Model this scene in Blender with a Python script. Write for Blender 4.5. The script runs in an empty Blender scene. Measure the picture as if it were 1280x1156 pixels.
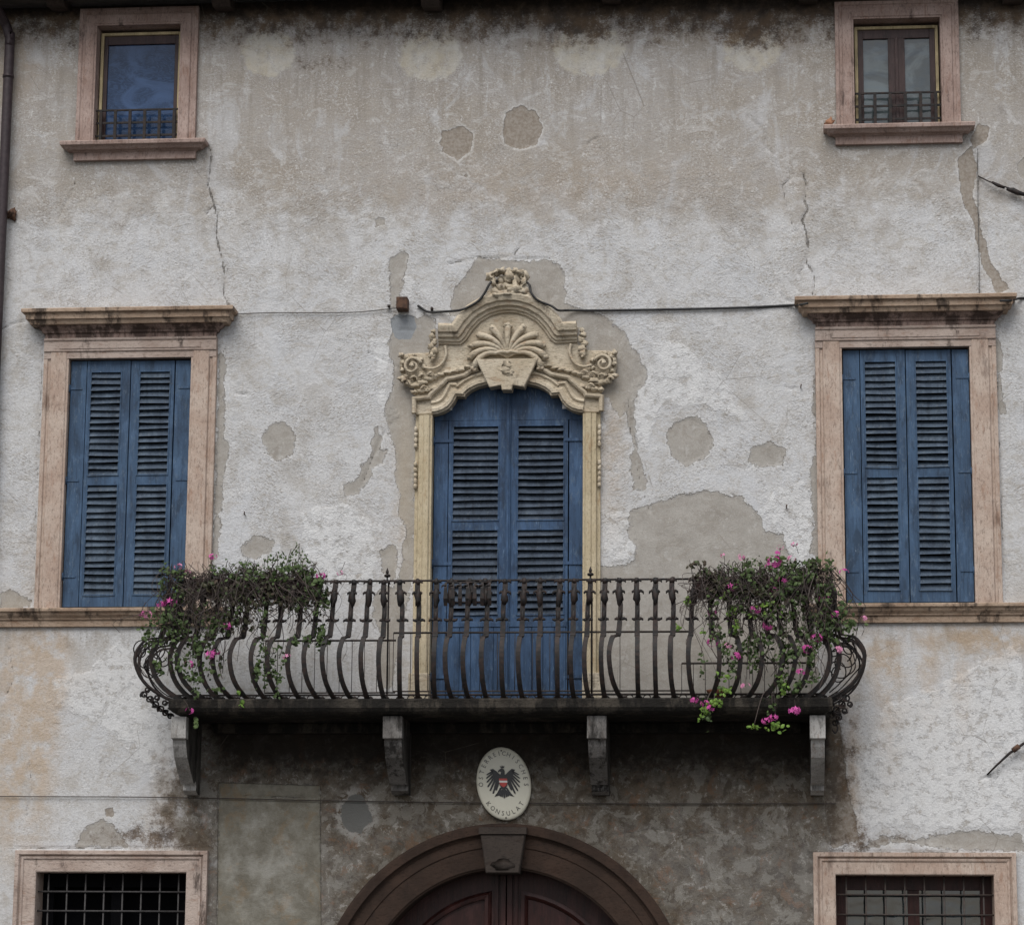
import bpy, math, random
import numpy as np
from mathutils import Vector, Matrix, noise as mnoise
random.seed(7); rng = np.random.default_rng(7)
R = math.radians; PI = math.pi
scene = bpy.context.scene
COL = scene.collection

# ------------------------------------------------------------------ camera
CX, CY, CZ = 2.249, -23.78, 1.60
YAW, PIT, ROL, F = R(-5.29), R(10.93), R(0.41), 3406.0
fw = Vector((math.sin(YAW)*math.cos(PIT), math.cos(YAW)*math.cos(PIT), math.sin(PIT)))
r_ = Vector((math.cos(YAW), -math.sin(YAW), 0)); u_ = r_.cross(fw)
r2 = r_*math.cos(ROL)+u_*math.sin(ROL); u2 = -r_*math.sin(ROL)+u_*math.cos(ROL)
cam_d = bpy.data.cameras.new('camera'); cam = bpy.data.objects.new('camera', cam_d); COL.objects.link(cam)
M = Matrix((r2, u2, -fw)).transposed().to_4x4(); M.translation = Vector((CX, CY, CZ)); cam.matrix_world = M
cam_d.sensor_width = 36; cam_d.lens = F/1280*36; cam_d.clip_end = 2000; cam_d.clip_start = .1
scene.camera = cam

# ------------------------------------------------------------------ world, sun, exposure
SUN_EL, SUN_AZ = R(52), R(192)     # azimuth of the sun, clockwise from +Y
w = bpy.data.worlds.new("World"); scene.world = w; w.use_nodes = True
nt = w.node_tree; nt.nodes.clear()
out = nt.nodes.new('ShaderNodeOutputWorld'); bg = nt.nodes.new('ShaderNodeBackground')
sky = nt.nodes.new('ShaderNodeTexSky'); sky.sky_type = 'NISHITA'; sky.sun_disc = False
sky.sun_elevation = SUN_EL; sky.sun_rotation = SUN_AZ
tc = nt.nodes.new('ShaderNodeTexCoord'); mp = nt.nodes.new('ShaderNodeMapping'); mp.inputs['Scale'].default_value = (1, 1, 2.2)
ns = nt.nodes.new('ShaderNodeTexNoise'); ns.inputs['Scale'].default_value = 2.6; ns.inputs['Detail'].default_value = 7
cr = nt.nodes.new('ShaderNodeValToRGB'); cr.color_ramp.elements[0].position = .36; cr.color_ramp.elements[0].color = (.45,.45,.45,1)
cr.color_ramp.elements[1].position = .6; cr.color_ramp.elements[1].color = (.95,.95,.95,1)
mxw = nt.nodes.new('ShaderNodeMix'); mxw.data_type = 'RGBA'
mxw.inputs[7].default_value = (6.7, 6.6, 6.65, 1)     # cloud deck, in the sky's own units
nt.links.new(tc.outputs['Generated'], mp.inputs[0]); nt.links.new(mp.outputs[0], ns.inputs[0]); nt.links.new(ns.outputs[0], cr.inputs[0])
nt.links.new(cr.outputs[0], mxw.inputs[0]); nt.links.new(sky.outputs[0], mxw.inputs[6]); nt.links.new(mxw.outputs[2], bg.inputs[0])
bg.inputs[1].default_value = .075; nt.links.new(bg.outputs[0], out.inputs[0])
sd = bpy.data.lights.new('sun', 'SUN'); sd.energy = 1.5; sd.angle = R(42); sd.color = (1, .97, .93)
so = bpy.data.objects.new('sun', sd); COL.objects.link(so)
sdir = Vector((math.sin(SUN_AZ)*math.cos(SUN_EL), math.cos(SUN_AZ)*math.cos(SUN_EL), math.sin(SUN_EL)))
so.rotation_euler = sdir.to_track_quat('Z', 'Y').to_euler(); so.location = (0, -10, 20)
scene.view_settings.view_transform = 'Standard'; scene.view_settings.look = 'None'
scene.view_settings.gamma = 1; scene.view_settings.exposure = 0.85

# ------------------------------------------------------------------ helpers
def W(px, py, p=0.0):
    """world X, Z of photo pixel (px,py) on the vertical plane p metres in front of the wall"""
    d = fw*F + r2*(px-640) - u2*(py-578)
    t = (-p-CY)/d.y
    return CX+d.x*t, CZ+d.z*t
def V(px, py, p=0.0):
    x, z = W(px, py, p); return Vector((x, -p, z))
def tag(o, label=None, cat=None, group=None, kind=None):
    for k, v in (('label', label), ('category', cat), ('group', group), ('kind', kind)):
        if v: o[k] = v
    return o
def empty(name, loc, label=None, cat=None, group=None):
    o = bpy.data.objects.new(name, None); COL.objects.link(o); o.location = loc; o.empty_display_size = .1
    return tag(o, label, cat, group)
def worldloc(o):
    v = Vector((0, 0, 0))
    while o: v += o.location; o = o.parent
    return v
class MB:
    def __init__(s): s.v = []; s.f = []; s.m = []; s.s = []
    def add(s, vs, fs, mi=0, sm=False):
        b = len(s.v); s.v += [tuple(v) for v in vs]
        for f in fs: s.f.append([b+i for i in f]); s.m.append(mi); s.s.append(sm)
        return s
    def box(s, x0, x1, y0, y1, z0, z1, mi=0):
        return s.add([(x, y, z) for z in (z0, z1) for y in (y0, y1) for x in (x0, x1)],
              [(0,2,3,1),(4,5,7,6),(0,1,5,4),(2,6,7,3),(0,4,6,2),(1,3,7,5)], mi)
    def prism_x(s, poly, x0, x1, mi=0):      # poly of (y,z)
        n = len(poly)
        s.add([(x0, a, b) for a, b in poly]+[(x1, a, b) for a, b in poly],
              [list(range(n)), list(range(2*n-1, n-1, -1))]+[(i, i+n, (i+1) % n+n, (i+1) % n) for i in range(n)], mi)
    def prism_y(s, poly, y0, y1, mi=0, inset=0.0):      # poly of (x,z); y0 is the front (smaller); a softened front edge
        n = len(poly)
        if inset:
            cx = sum(a for a, b in poly)/n; cz = sum(b for a, b in poly)/n
            pf = offset_poly(poly, inset)
            vs = [(a, y0, b) for a, b in pf]+[(a, y0+inset, b) for a, b in poly]+[(a, y1, b) for a, b in poly]
            s.add(vs, [list(range(n))]+[(i, i+n, (i+1) % n+n, (i+1) % n) for i in range(n)]+[(i+n, i+2*n, (i+1) % n+2*n, (i+1) % n+n) for i in range(n)], mi)
        else:
            s.add([(a, y0, b) for a, b in poly]+[(a, y1, b) for a, b in poly],
              [list(range(n)), list(range(2*n-1, n-1, -1))]+[(i, i+n, (i+1) % n+n, (i+1) % n) for i in range(n)], mi)
    def tube(s, pts, rad, n=6, mi=0, closed=False, flat=1.0):
        pts = [Vector(p) for p in pts]; k = len(pts)
        if not hasattr(rad, '__len__'): rad = [rad]*k
        vs = []; up = Vector((0.13, -1, .07)).normalized(); prev = None
        for i, p in enumerate(pts):
            if closed: t = pts[(i+1) % k]-pts[i-1]
            else: t = pts[min(i+1, k-1)]-pts[max(i-1, 0)]
            t = t.normalized() if t.length > 1e-9 else Vector((0, 0, 1))
            a = up if prev is None else prev
            a = (a-t*a.dot(t))
            if a.length < 1e-4: a = Vector((1, 0, 0))-t*t.x
            a.normalize(); prev = a; b = t.cross(a)
            for j in range(n):
                q = 2*PI*j/n; vs.append(p+(a*math.cos(q)*flat+b*math.sin(q))*rad[i])
        fs = []
        for i in range(k if closed else k-1):
            for j in range(n):
                fs.append((i*n+j, i*n+(j+1) % n, ((i+1) % k)*n+(j+1) % n, ((i+1) % k)*n+j))
        if not closed: fs += [list(range(n-1, -1, -1)), list(range((k-1)*n, k*n))]
        return s.add(vs, fs, mi, n > 4)
    def strap(s, pts, wd, th, wdir, mi=0):   # flat bar: wdir = width direction hint
        pts = [Vector(p) for p in pts]; k = len(pts); vs = []
        if not hasattr(wd, '__len__'): wd = [wd]*k
        for i, p in enumerate(pts):
            t = (pts[min(i+1, k-1)]-pts[max(i-1, 0)]).normalized(); wv = Vector(wdir); wv = (wv-t*wv.dot(t)).normalized(); nv = t.cross(wv)
            for a, b in ((-1, -1), (1, -1), (1, 1), (-1, 1)): vs.append(p+wv*a*wd[i]/2+nv*b*th/2)
        fs = [(i*4+j, i*4+(j+1) % 4, (i+1)*4+(j+1) % 4, (i+1)*4+j) for i in range(k-1) for j in range(4)]
        fs += [(3, 2, 1, 0), tuple(range((k-1)*4, k*4))]
        return s.add(vs, fs, mi)
    def blob(s, c, r, seed=0, mi=0, n=7, rough=.25):   # irregular carved lump; r=(rx,ry,rz)
        c = Vector(c); vs = []; m = n-1
        for i in range(m+1):
            th = PI*i/m
            for j in range(n+2):
                ph = 2*PI*j/(n+2); d = Vector((math.sin(th)*math.cos(ph), math.sin(th)*math.sin(ph), math.cos(th)))
                k = 1+rough*mnoise.noise(d*1.7+Vector((seed*3.1, seed, 0)))*2
                vs.append(c+Vector((d.x*r[0], d.y*r[1], d.z*r[2]))*k)
        q = n+2
        fs = [(i*q+j, i*q+(j+1) % q, (i+1)*q+(j+1) % q, (i+1)*q+j) for i in range(m) for j in range(q)]
        return s.add(vs, fs, mi, True)
    def sweep(s, path, prof, mi=0, closed=False, caps=True):   # path of (x,z); prof of (normal offset, protrusion); left normal positive
        k = len(path); P = [Vector((a, b)) for a, b in path]; vs = []; n = len(prof)
        for i in range(k):
            d0 = (P[i]-P[i-1]).normalized() if (i > 0 or closed) else None
            d1 = (P[(i+1) % k]-P[i]).normalized() if (i < k-1 or closed) else None
            if d0 is None: d0 = d1
            if d1 is None: d1 = d0
            n0 = Vector((-d0.y, d0.x)); n1 = Vector((-d1.y, d1.x)); m = n0+n1
            m = m.normalized() if m.length > 1e-6 else n0
            c = max(.45, m.dot(n0)); m = m/c
            for a, b in prof: q = P[i]+m*a; vs.append((q.x, -b, q.y))
        fs = []
        for i in range(k if closed else k-1):
            for j in range(n-1):
                i2 = (i+1) % k; fs.append((i*n+j, i*n+j+1, i2*n+j+1, i2*n+j))
        if caps and not closed: fs += [list(range(n)), list(range(k*n-1, (k-1)*n-1, -1))]
        return s.add(vs, fs, mi)
    def shelf(s, x0, x1, prof, back=0.0, mi=0, ends=True):     # horizontal moulding; prof of (z, protrusion) from bottom to top, returned at both ends
        b = min(p for z, p in prof); vs = []
        for z, p in prof:
            e = (p-b) if ends else 0
            vs += [(x0-e, back, z), (x0-e, -p, z), (x1+e, -p, z), (x1+e, back, z)]
        fs = []
        for i in range(len(prof)-1):
            for j in range(3): fs.append((i*4+j, i*4+j+1, i*4+j+5, i*4+j+4))
        fs += [(3, 2, 1, 0), tuple(range(len(prof)*4-4, len(prof)*4))]
        return s.add(vs, fs, mi)
    def build(s, name, mats, parent=None, bevel=0, sub=0, rough=0.0):
        me = bpy.data.meshes.new(name); o0 = worldloc(parent) if parent else Vector((0, 0, 0))
        me.from_pydata([(v[0]-o0.x, v[1]-o0.y, v[2]-o0.z) for v in s.v], [], s.f)
        if not isinstance(mats, (list, tuple)): mats = [mats]
        for m in mats: me.materials.append(m)
        me.polygons.foreach_set('material_index', s.m); me.polygons.foreach_set('use_smooth', s.s); me.update()
        o = bpy.data.objects.new(name, me); COL.objects.link(o)
        if parent: o.parent = parent
        if bevel:
            b = o.modifiers.new('bevel', 'BEVEL'); b.width = bevel; b.segments = 2; b.limit_method = 'ANGLE'; b.angle_limit = R(40)
        return o
def offset_poly(poly, d):
    A = sum(poly[i-1][0]*poly[i][1]-poly[i][0]*poly[i-1][1] for i in range(len(poly))); sg = 1 if A > 0 else -1
    res = []
    for i in range(len(poly)):
        a = Vector(poly[i-1]); b = Vector(poly[i]); c = Vector(poly[(i+1) % len(poly)])
        d0 = (b-a).normalized(); d1 = (c-b).normalized()
        n = Vector((-d0.y, d0.x))+Vector((-d1.y, d1.x))
        n = n.normalized()*sg if n.length > 1e-6 else Vector((0, 0)); res.append((b.x+n.x*d, b.y+n.y*d))
    return res
def catmull(pts, n=6):
    pts = [Vector(p) for p in pts]; P = [pts[0]*2-pts[1]]+pts+[pts[-1]*2-pts[-2]]; o = []
    for i in range(1, len(P)-2):
        for j in range(n):
            t = j/n; a, b, c, d = P[i-1], P[i], P[i+1], P[i+2]
            o.append(.5*((2*b)+(c-a)*t+(2*a-5*b+4*c-d)*t*t+(3*b-a-3*c+d)*t**3))
    o.append(P[-2]); return o

# ------------------------------------------------------------------ node helper + materials
class N:
    def __init__(s, name):
        s.mat = bpy.data.materials.new(name); s.mat.use_nodes = True; s.t = s.mat.node_tree; s.t.nodes.clear()
        s.out = s.t.nodes.new('ShaderNodeOutputMaterial'); s.b = s.t.nodes.new('ShaderNodeBsdfPrincipled')
        s.t.links.new(s.b.outputs[0], s.out.inputs[0]); s.pos = s.t.nodes.new('ShaderNodeNewGeometry').outputs['Position']
    def ln(s, a, sock):
        if hasattr(a, 'links'): s.t.links.new(a, sock)
        else:
            if hasattr(sock.default_value, '__len__') and not hasattr(a, '__len__'): a = (a, a, a, 1)
            if hasattr(a, '__len__') and len(a) == 3 and len(sock.default_value) == 4: a = (*a, 1)
            sock.default_value = a
    def noise(s, scale=(1, 1, 1), detail=4, rough=.55, dist=0, off=(0, 0, 0), rot=0):
        if not hasattr(scale, '__len__'): scale = (scale,)*3
        m = s.t.nodes.new('ShaderNodeMapping'); m.inputs['Scale'].default_value = scale; m.inputs['Location'].default_value = off
        src = s.pos
        if rot: rn = s.t.nodes.new('ShaderNodeVectorRotate'); rn.rotation_type = 'Y_AXIS'; rn.inputs['Angle'].default_value = rot; s.t.links.new(s.pos, rn.inputs[0]); src = rn.outputs[0]
        s.t.links.new(src, m.inputs[0]); n = s.t.nodes.new('ShaderNodeTexNoise'); n.inputs['Scale'].default_value = 1
        n.inputs['Detail'].default_value = detail; n.inputs['Roughness'].default_value = rough; n.inputs['Distortion'].default_value = dist
        s.t.links.new(m.outputs[0], n.inputs[0]); return n.outputs[0]
    def voro(s, scale, feature='DISTANCE_TO_EDGE'):
        if not hasattr(scale, '__len__'): scale = (scale,)*3
        m = s.t.nodes.new('ShaderNodeMapping'); m.inputs['Scale'].default_value = scale
        s.t.links.new(s.pos, m.inputs[0]); n = s.t.nodes.new('ShaderNodeTexVoronoi'); n.feature = feature; n.inputs['Scale'].default_value = 1
        s.t.links.new(m.outputs[0], n.inputs[0]); return n.outputs['Distance']
    def math(s, op, a, b=0.0, c=None, clamp=False):
        n = s.t.nodes.new('ShaderNodeMath'); n.operation = op; n.use_clamp = clamp; s.ln(a, n.inputs[0]); s.ln(b, n.inputs[1])
        if c is not None: s.ln(c, n.inputs[2])
        return n.outputs[0]
    def ss(s, x, a, b):     # smoothstep, a may exceed b
        n = s.t.nodes.new('ShaderNodeMapRange'); n.interpolation_type = 'SMOOTHSTEP'
        s.ln(x, n.inputs[0])
        lo, hi, t0, t1 = (a, b, 0, 1) if a < b else (b, a, 1, 0)
        n.inputs[1].default_value = lo; n.inputs[2].default_value = hi; n.inputs[3].default_value = t0; n.inputs[4].default_value = t1
        return n.outputs[0]
    def mix(s, f, a, b, mode='MIX'):
        n = s.t.nodes.new('ShaderNodeMix'); n.data_type = 'RGBA'; n.blend_type = mode; n.clamp_factor = True
        s.ln(f, n.inputs[0]); s.ln(a, n.inputs[6]); s.ln(b, n.inputs[7]); return n.outputs[2]
    def attr(s, name):
        n = s.t.nodes.new('ShaderNodeAttribute'); n.attribute_name = name; return n.outputs['Fac']
    def bump(s, h, strength=.5, dist=.01):
        n = s.t.nodes.new('ShaderNodeBump'); n.inputs['Strength'].default_value = strength; n.inputs['Distance'].default_value = dist
        s.ln(h, n.inputs['Height']); s.t.links.new(n.outputs[0], s.b.inputs['Normal'])
    def done(s, col, rough=.9, spec=.3, metal=0):
        s.ln(col, s.b.inputs['Base Color']); s.ln(rough, s.b.inputs['Roughness']); s.b.inputs['Specular IOR Level'].default_value = spec
        s.b.inputs['Metallic'].default_value = metal; return s.mat

def stone(name, c1, c2, cdark, dk=.5, vert=True, bumpd=.006, thr=.56):
    n = N(name); a = n.noise(3.5, 5); b = n.noise((70, 70, 24) if vert else (24, 60, 70), 6, .7); f = n.noise(150, 3); q = n.noise((17, 17, 5) if vert else (7, 17, 17), 6, .7, off=(1, 8, 3))
    col = n.mix(n.ss(a, .35, .65), c1, c2)
    pit = n.ss(b, .53, .62); col = n.mix(n.math('MULTIPLY', pit, .65), col, tuple(x*.55 for x in c2))
    lt = n.ss(b, .42, .30); col = n.mix(n.math('MULTIPLY', lt, .4), col, tuple(min(1, x*1.35) for x in c1)); col = n.mix(n.math('MULTIPLY', n.ss(q, .54, .68), .55), col, tuple(x*y for x, y in zip(c2, (.72, .55, .45)))); col = n.mix(n.math('MULTIPLY', n.ss(q, .44, .32), .35), col, tuple(min(1, x*1.25) for x in c1))
    d = n.noise((7, 7, 2.2), 6, .7, off=(3, 1, 2)); col = n.mix(n.math('MULTIPLY', n.ss(d, thr, thr+.14), dk), col, cdark)
    col = n.mix(.35, col, n.mix(f, (.3, .3, .3), (1.6, 1.6, 1.6)), 'MULTIPLY')
    h = n.math('ADD', n.math('ADD', n.math('MULTIPLY', b, -1.0), n.math('MULTIPLY', f, .35)), n.math('MULTIPLY', n.noise(22, 5, .7), 1.3)); n.bump(h, .7, bumpd)
    return n.done(col, .88, .25)
PINK = stone('pink_limestone', (.47, .385, .325), (.385, .29, .235), (.07, .045, .035))
PINKH = stone('pink_limestone_lintel', (.43, .355, .31), (.34, .265, .225), (.05, .036, .03), .85, False)
PINKU = stone('rosy_limestone_upper', (.39, .30, .265), (.29, .21, .18), (.04, .028, .026), .8)
FRIEZE = stone('stained_frieze_limestone', (.34, .25, .215), (.22, .155, .13), (.050, .034, .028), .85, True, .008, .43)
BUFF = stone('buff_limestone', (.42, .32, .24), (.32, .23, .165), (.035, .026, .022), .85, False, .006, .50)
CREAM = stone('cream_carved_stone', (.55, .485, .38), (.45, .38, .28), (.10, .08, .062), .75, False, .012)
OCHRE = stone('ochre_jamb_stone', (.50, .43, .305), (.43, .36, .24), (.17, .13, .09), .5)
BROWNST = stone('dark_brown_arch_stone', (.046, .028, .020), (.030, .019, .014), (.014, .010, .009), .5, False, .003)
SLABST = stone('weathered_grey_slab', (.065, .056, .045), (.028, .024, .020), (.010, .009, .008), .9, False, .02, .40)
BRACK = stone('grey_bracket_stone', (.40, .39, .375), (.26, .25, .235), (.04, .036, .032), .8)

def wood(name, c1, c2, worn, amount=.35, gloss=.6):
    n = N(name); g = n.noise((60, 60, 3.2), 5, .6, .3); a = n.noise((5, 5, 1.3), 4); f = n.noise((30, 30, 12), 5, .7)
    col = n.mix(n.ss(a, .3, .7), c1, c2); col = n.mix(n.math('MULTIPLY', n.ss(g, .48, .66), .55), col, tuple(x*.5 for x in c2))
    bl = n.noise((9, 9, 3), 5, .7, off=(4, 4, 4)); col = n.mix(n.math('MULTIPLY', n.ss(bl, .52, .64), .6), col, tuple(x*.42 for x in c2)); col = n.mix(n.math('MULTIPLY', n.ss(bl, .47, .36), .5), col, tuple(x*1.35+.01 for x in c1))
    sc_ = n.noise((80, 80, 9), 6, .8, .6, off=(2, 7, 1)); col = n.mix(n.math('MULTIPLY', n.math('MULTIPLY', n.ss(sc_, .58, .66), n.ss(n.noise(3, 4, .6, off=(5, 1, 5)), .44, .60)), .65), col, tuple(min(.6, x*1.9+.03) for x in worn))
    col = n.mix(n.math('MULTIPLY', n.ss(f, .56, .66), amount), col, worn)
    n.bump(n.math('ADD', g, n.math('MULTIPLY', f, .6)), .55, .004); return n.done(col, gloss, .3)
BLUE = wood('faded_blue_paint', (.044, .088, .158), (.028, .057, .106), (.11, .15, .195))
BLUEC = wood('deep_blue_paint', (.036, .078, .155), (.022, .048, .098), (.09, .13, .18), .45)
SLAT = wood('weathered_louvre', (.062, .088, .122), (.040, .058, .086), (.11, .13, .15), .5, .75)
SLATC = wood('weathered_louvre_dark', (.046, .064, .092), (.026, .038, .058), (.09, .11, .13), .5, .75)
REDWOOD = wood('dark_red_wood', (.040, .011, .009), (.024, .007, .006), (.05, .024, .02), .3, .45)
BRWOOD = wood('dark_brown_joinery', (.055, .030, .027), (.040, .021, .020), (.06, .04, .035), .3, .4)
EAVE = wood('old_eaves_timber', (.055, .040, .033), (.035, .025, .02), (.07, .06, .05), .3, .85)
TRIM = wood('yellow_trim', (.46, .38, .22), (.40, .33, .19), (.24, .2, .13), .3, .6)
def metal(name, c1, c2, rough=.65):
    n = N(name); a = n.noise(22, 5, .65); f = n.noise(150, 2)
    n.bump(n.math('ADD', a, f), .5, .002); return n.done(n.mix(n.ss(a, .42, .62), c1, c2), rough, .35)
IRON = metal('rusty_wrought_iron', (.008, .007, .007), (.025, .015, .012))
IRONT = metal('dull_rod_iron', (.035, .030, .028), (.055, .04, .033))
GRID = metal('grey_window_bars', (.045, .042, .042), (.03, .028, .028))
RUST = metal('rust', (.10, .055, .035), (.05, .03, .022), .9)
PIPE = metal('dark_brown_pipe', (.028, .019, .022), (.042, .029, .032), .5)
CABLE = metal('black_cable', (.014, .014, .015), (.03, .03, .03), .6)
WIRE = metal('grey_wire', (.11, .105, .10), (.08, .075, .07), .8)
PLAST = metal('brown_planter_plastic', (.045, .022, .020), (.065, .034, .028), .6)
TERRA = metal('terracotta', (.22, .085, .045), (.14, .06, .035), .9)
def flat(name, c, rough=.7, spec=.3, var=.25, sc=20):
    n = N(name); a = n.noise(sc, 3); return n.done(n.mix(a, tuple(x*(1-var) for x in c), tuple(x*(1+var) for x in c)), rough, spec)
DARK = flat('dark_interior', (.006, .006, .007), .95, 0)
ENAMEL = flat('cream_enamel', (.62, .60, .50), .35, .5, .06, 12)
INK = flat('black_enamel', (.012, .012, .014), .4, .5)
RED = flat('red_enamel', (.45, .045, .035), .4, .5)
WHITE = flat('white_enamel', (.75, .72, .68), .4, .5)
LETTER = flat('grey_letter_enamel', (.09, .085, .075), .4, .5)
BRICK = flat('broken_brick', (.30, .16, .10), .95, .1, .3, 60)
def glass(name, c, wav, bs=.5, ro=.06, ior=1.75):
    n = N(name); a = n.noise((2.5, 2.5, 7), 3, .5, 2.5)
    w_ = n.math('SINE', n.math('MULTIPLY', a, 60)); col = n.mix(n.math('MULTIPLY', n.ss(w_, -.2, 1), wav), c, tuple(x*1.9+.006 for x in c))
    cl = n.noise((2.2, 2.2, 3.5), 6, .6, 1.0, off=(6, 2, 3)); col = n.mix(n.ss(cl, .45, .65), col, tuple(x*2.2+.012 for x in c)); n.bump(n.noise((3.5, 3.5, 5), 2), bs, .03); m = n.done(col, ro, .5); n.b.inputs['IOR'].default_value = ior; return m  # cloud patches: sky reflection painted into the pane colour
GLASSB = glass('blue_curtain_sky_glass', (.018, .038, .085), .7, .2, .12, 1.42)  # curtain blue plus reflected sky blue, put into the base colour
GLASSG = glass('grey_sky_glass', (.045, .058, .062), .1, .35, .10)
GLASSD = glass('dark_glass', (.006, .009, .010), .0, .12)
def leafmat(name, c1, c2):
    n = N(name); oi = n.t.nodes.new('ShaderNodeNewGeometry').outputs['Random Per Island']
    col = n.mix(oi, c1, c2); n.b.inputs['Transmission Weight'].default_value = 0; return n.done(col, .6, .25)
LEAF = leafmat('geranium_leaf', (.030, .052, .016), (.070, .105, .034))
LEAFB = leafmat('fresh_leaf', (.09, .17, .03), (.17, .27, .05))
LEAFD = leafmat('dry_leaf', (.055, .040, .028), (.035, .045, .02))
STEM = leafmat('dry_stem', (.030, .023, .022), (.080, .062, .054))
PETAL = leafmat('pink_petal', (.56, .10, .34), (.46, .07, .28))
PETALP = leafmat('pale_pink_petal', (.62, .30, .42), (.55, .2, .36))

# ------------------------------------------------------------------ house root and plaster wall
ZT = 10.60
house = empty('house', (0, 0, 0), 'old plastered townhouse with peeling grey walls, blue shutters, stone surrounds and iron balcony', 'building')
# openings (x0,x1,z0,z1) on the wall plane
def rect(px0, py0, px1, py1):
    a = W(px0, py0); b = W(px1, py1); return a[0], b[0], b[1], a[1]
ZM0, ZM1 = 7.21-2.278, 7.21          # mid windows
OML = (-4.011, -2.881, ZM0, ZM1); OMR = (2.985, 4.105, ZM0, ZM1)
ZU0 = 7.21+2.042; ZUT = W(180, 33)[1]; ZUR = W(1120, 25)[1]
OUL = (-3.865, -3.075, ZU0, ZUT); OUR = (3.138, 3.916, ZU0, ZUR)
ZL = 7.21-4.629
OLL = (-4.129, -2.789, 1.0, ZL); OLR = (2.86, 4.20, 1.0, ZL)
ZSL = W(633, 894)[1]                  # balcony floor level
OD = (-.67, .67, ZSL, W(634, 516)[1])
AC = W(629, 1268); AR_O, AR_I = 233/143.0, 177/143.0
ACX, ACZ = AC
def in_open(x, z):
    for o in (OML, OMR, OUL, OUR, OLL, OLR):
        if o[0] < x < o[1] and o[2] < z < o[3]: return True
    if abs(x) < .67 and ZSL-.1 < z < W(633, 500)[1]: return True
    if abs(x) < .50 and ZSL < z < W(633, 478)[1]: return True
    if abs(x-ACX) < AR_I+.05 and z < ACZ: return True
    return (x-ACX)**2+(z-ACZ)**2 < (AR_I+.05)**2

st = .016
xs = np.concatenate([np.linspace(-9, -5.2, 24)[:-1], np.arange(-5.2, 5.25, st), np.linspace(5.27, 9, 24)])
zs = np.concatenate([np.linspace(0, 2.2, 14)[:-1], np.arange(2.2, ZT+.01, st)])
XX, ZZ = np.meshgrid(xs, zs); NX, NZ = len(xs), len(zs)
def poly_sdf(poly, clampd=.3):
    P = np.array([W(*q) for q in poly]); D = np.full(XX.shape, clampd)
    x0, z0 = P.min(0)-clampd; x1, z1 = P.max(0)+clampd
    i0, i1 = np.searchsorted(xs, [x0, x1]); j0, j1 = np.searchsorted(zs, [z0, z1])
    if i1 <= i0 or j1 <= j0: return D
    x = XX[j0:j1, i0:i1]; z = ZZ[j0:j1, i0:i1]; d = np.full(x.shape, 9.); ins = np.zeros(x.shape, bool)
    for k in range(len(P)):
        a = P[k-1]; b = P[k]; e = b-a; t = np.clip(((x-a[0])*e[0]+(z-a[1])*e[1])/(e@e+1e-12), 0, 1)
        d = np.minimum(d, np.hypot(x-a[0]-t*e[0], z-a[1]-t*e[1]))
        c = (a[1] > z) != (b[1] > z)
        with np.errstate(divide='ignore', invalid='ignore'): xi = a[0]+(z-a[1])/(e[1] if abs(e[1]) > 1e-12 else 1e-12)*e[0]
        ins ^= c & (x < xi)
    D[j0:j1, i0:i1] = np.clip(np.where(ins, -d, d), -clampd, clampd); return D
def line_d(pts, clampd=.15):
    P = np.array([W(*q) for q in pts]); D = np.full(XX.shape, clampd)
    x0, z0 = P.min(0)-clampd; x1, z1 = P.max(0)+clampd
    i0, i1 = np.searchsorted(xs, [x0, x1]); j0, j1 = np.searchsorted(zs, [z0, z1])
    x = XX[j0:j1, i0:i1]; z = ZZ[j0:j1, i0:i1]; d = np.full(x.shape, clampd)
    for a, b in zip(P[:-1], P[1:]):
        e = b-a; t = np.clip(((x-a[0])*e[0]+(z-a[1])*e[1])/(e@e+1e-12), 0, 1)
        d = np.minimum(d, np.hypot(x-a[0]-t*e[0], z-a[1]-t*e[1]))
    D[j0:j1, i0:i1] = np.minimum(D[j0:j1, i0:i1], d); return D
def soft(cx, cy, rx, ry, amp=1.0, pw=1.0):
    X0, Z0 = W(cx, cy); q = ((XX-X0)/(rx/143))**2+((ZZ-Z0)/(ry/143))**2
    return amp*np.exp(-q**pw)
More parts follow.
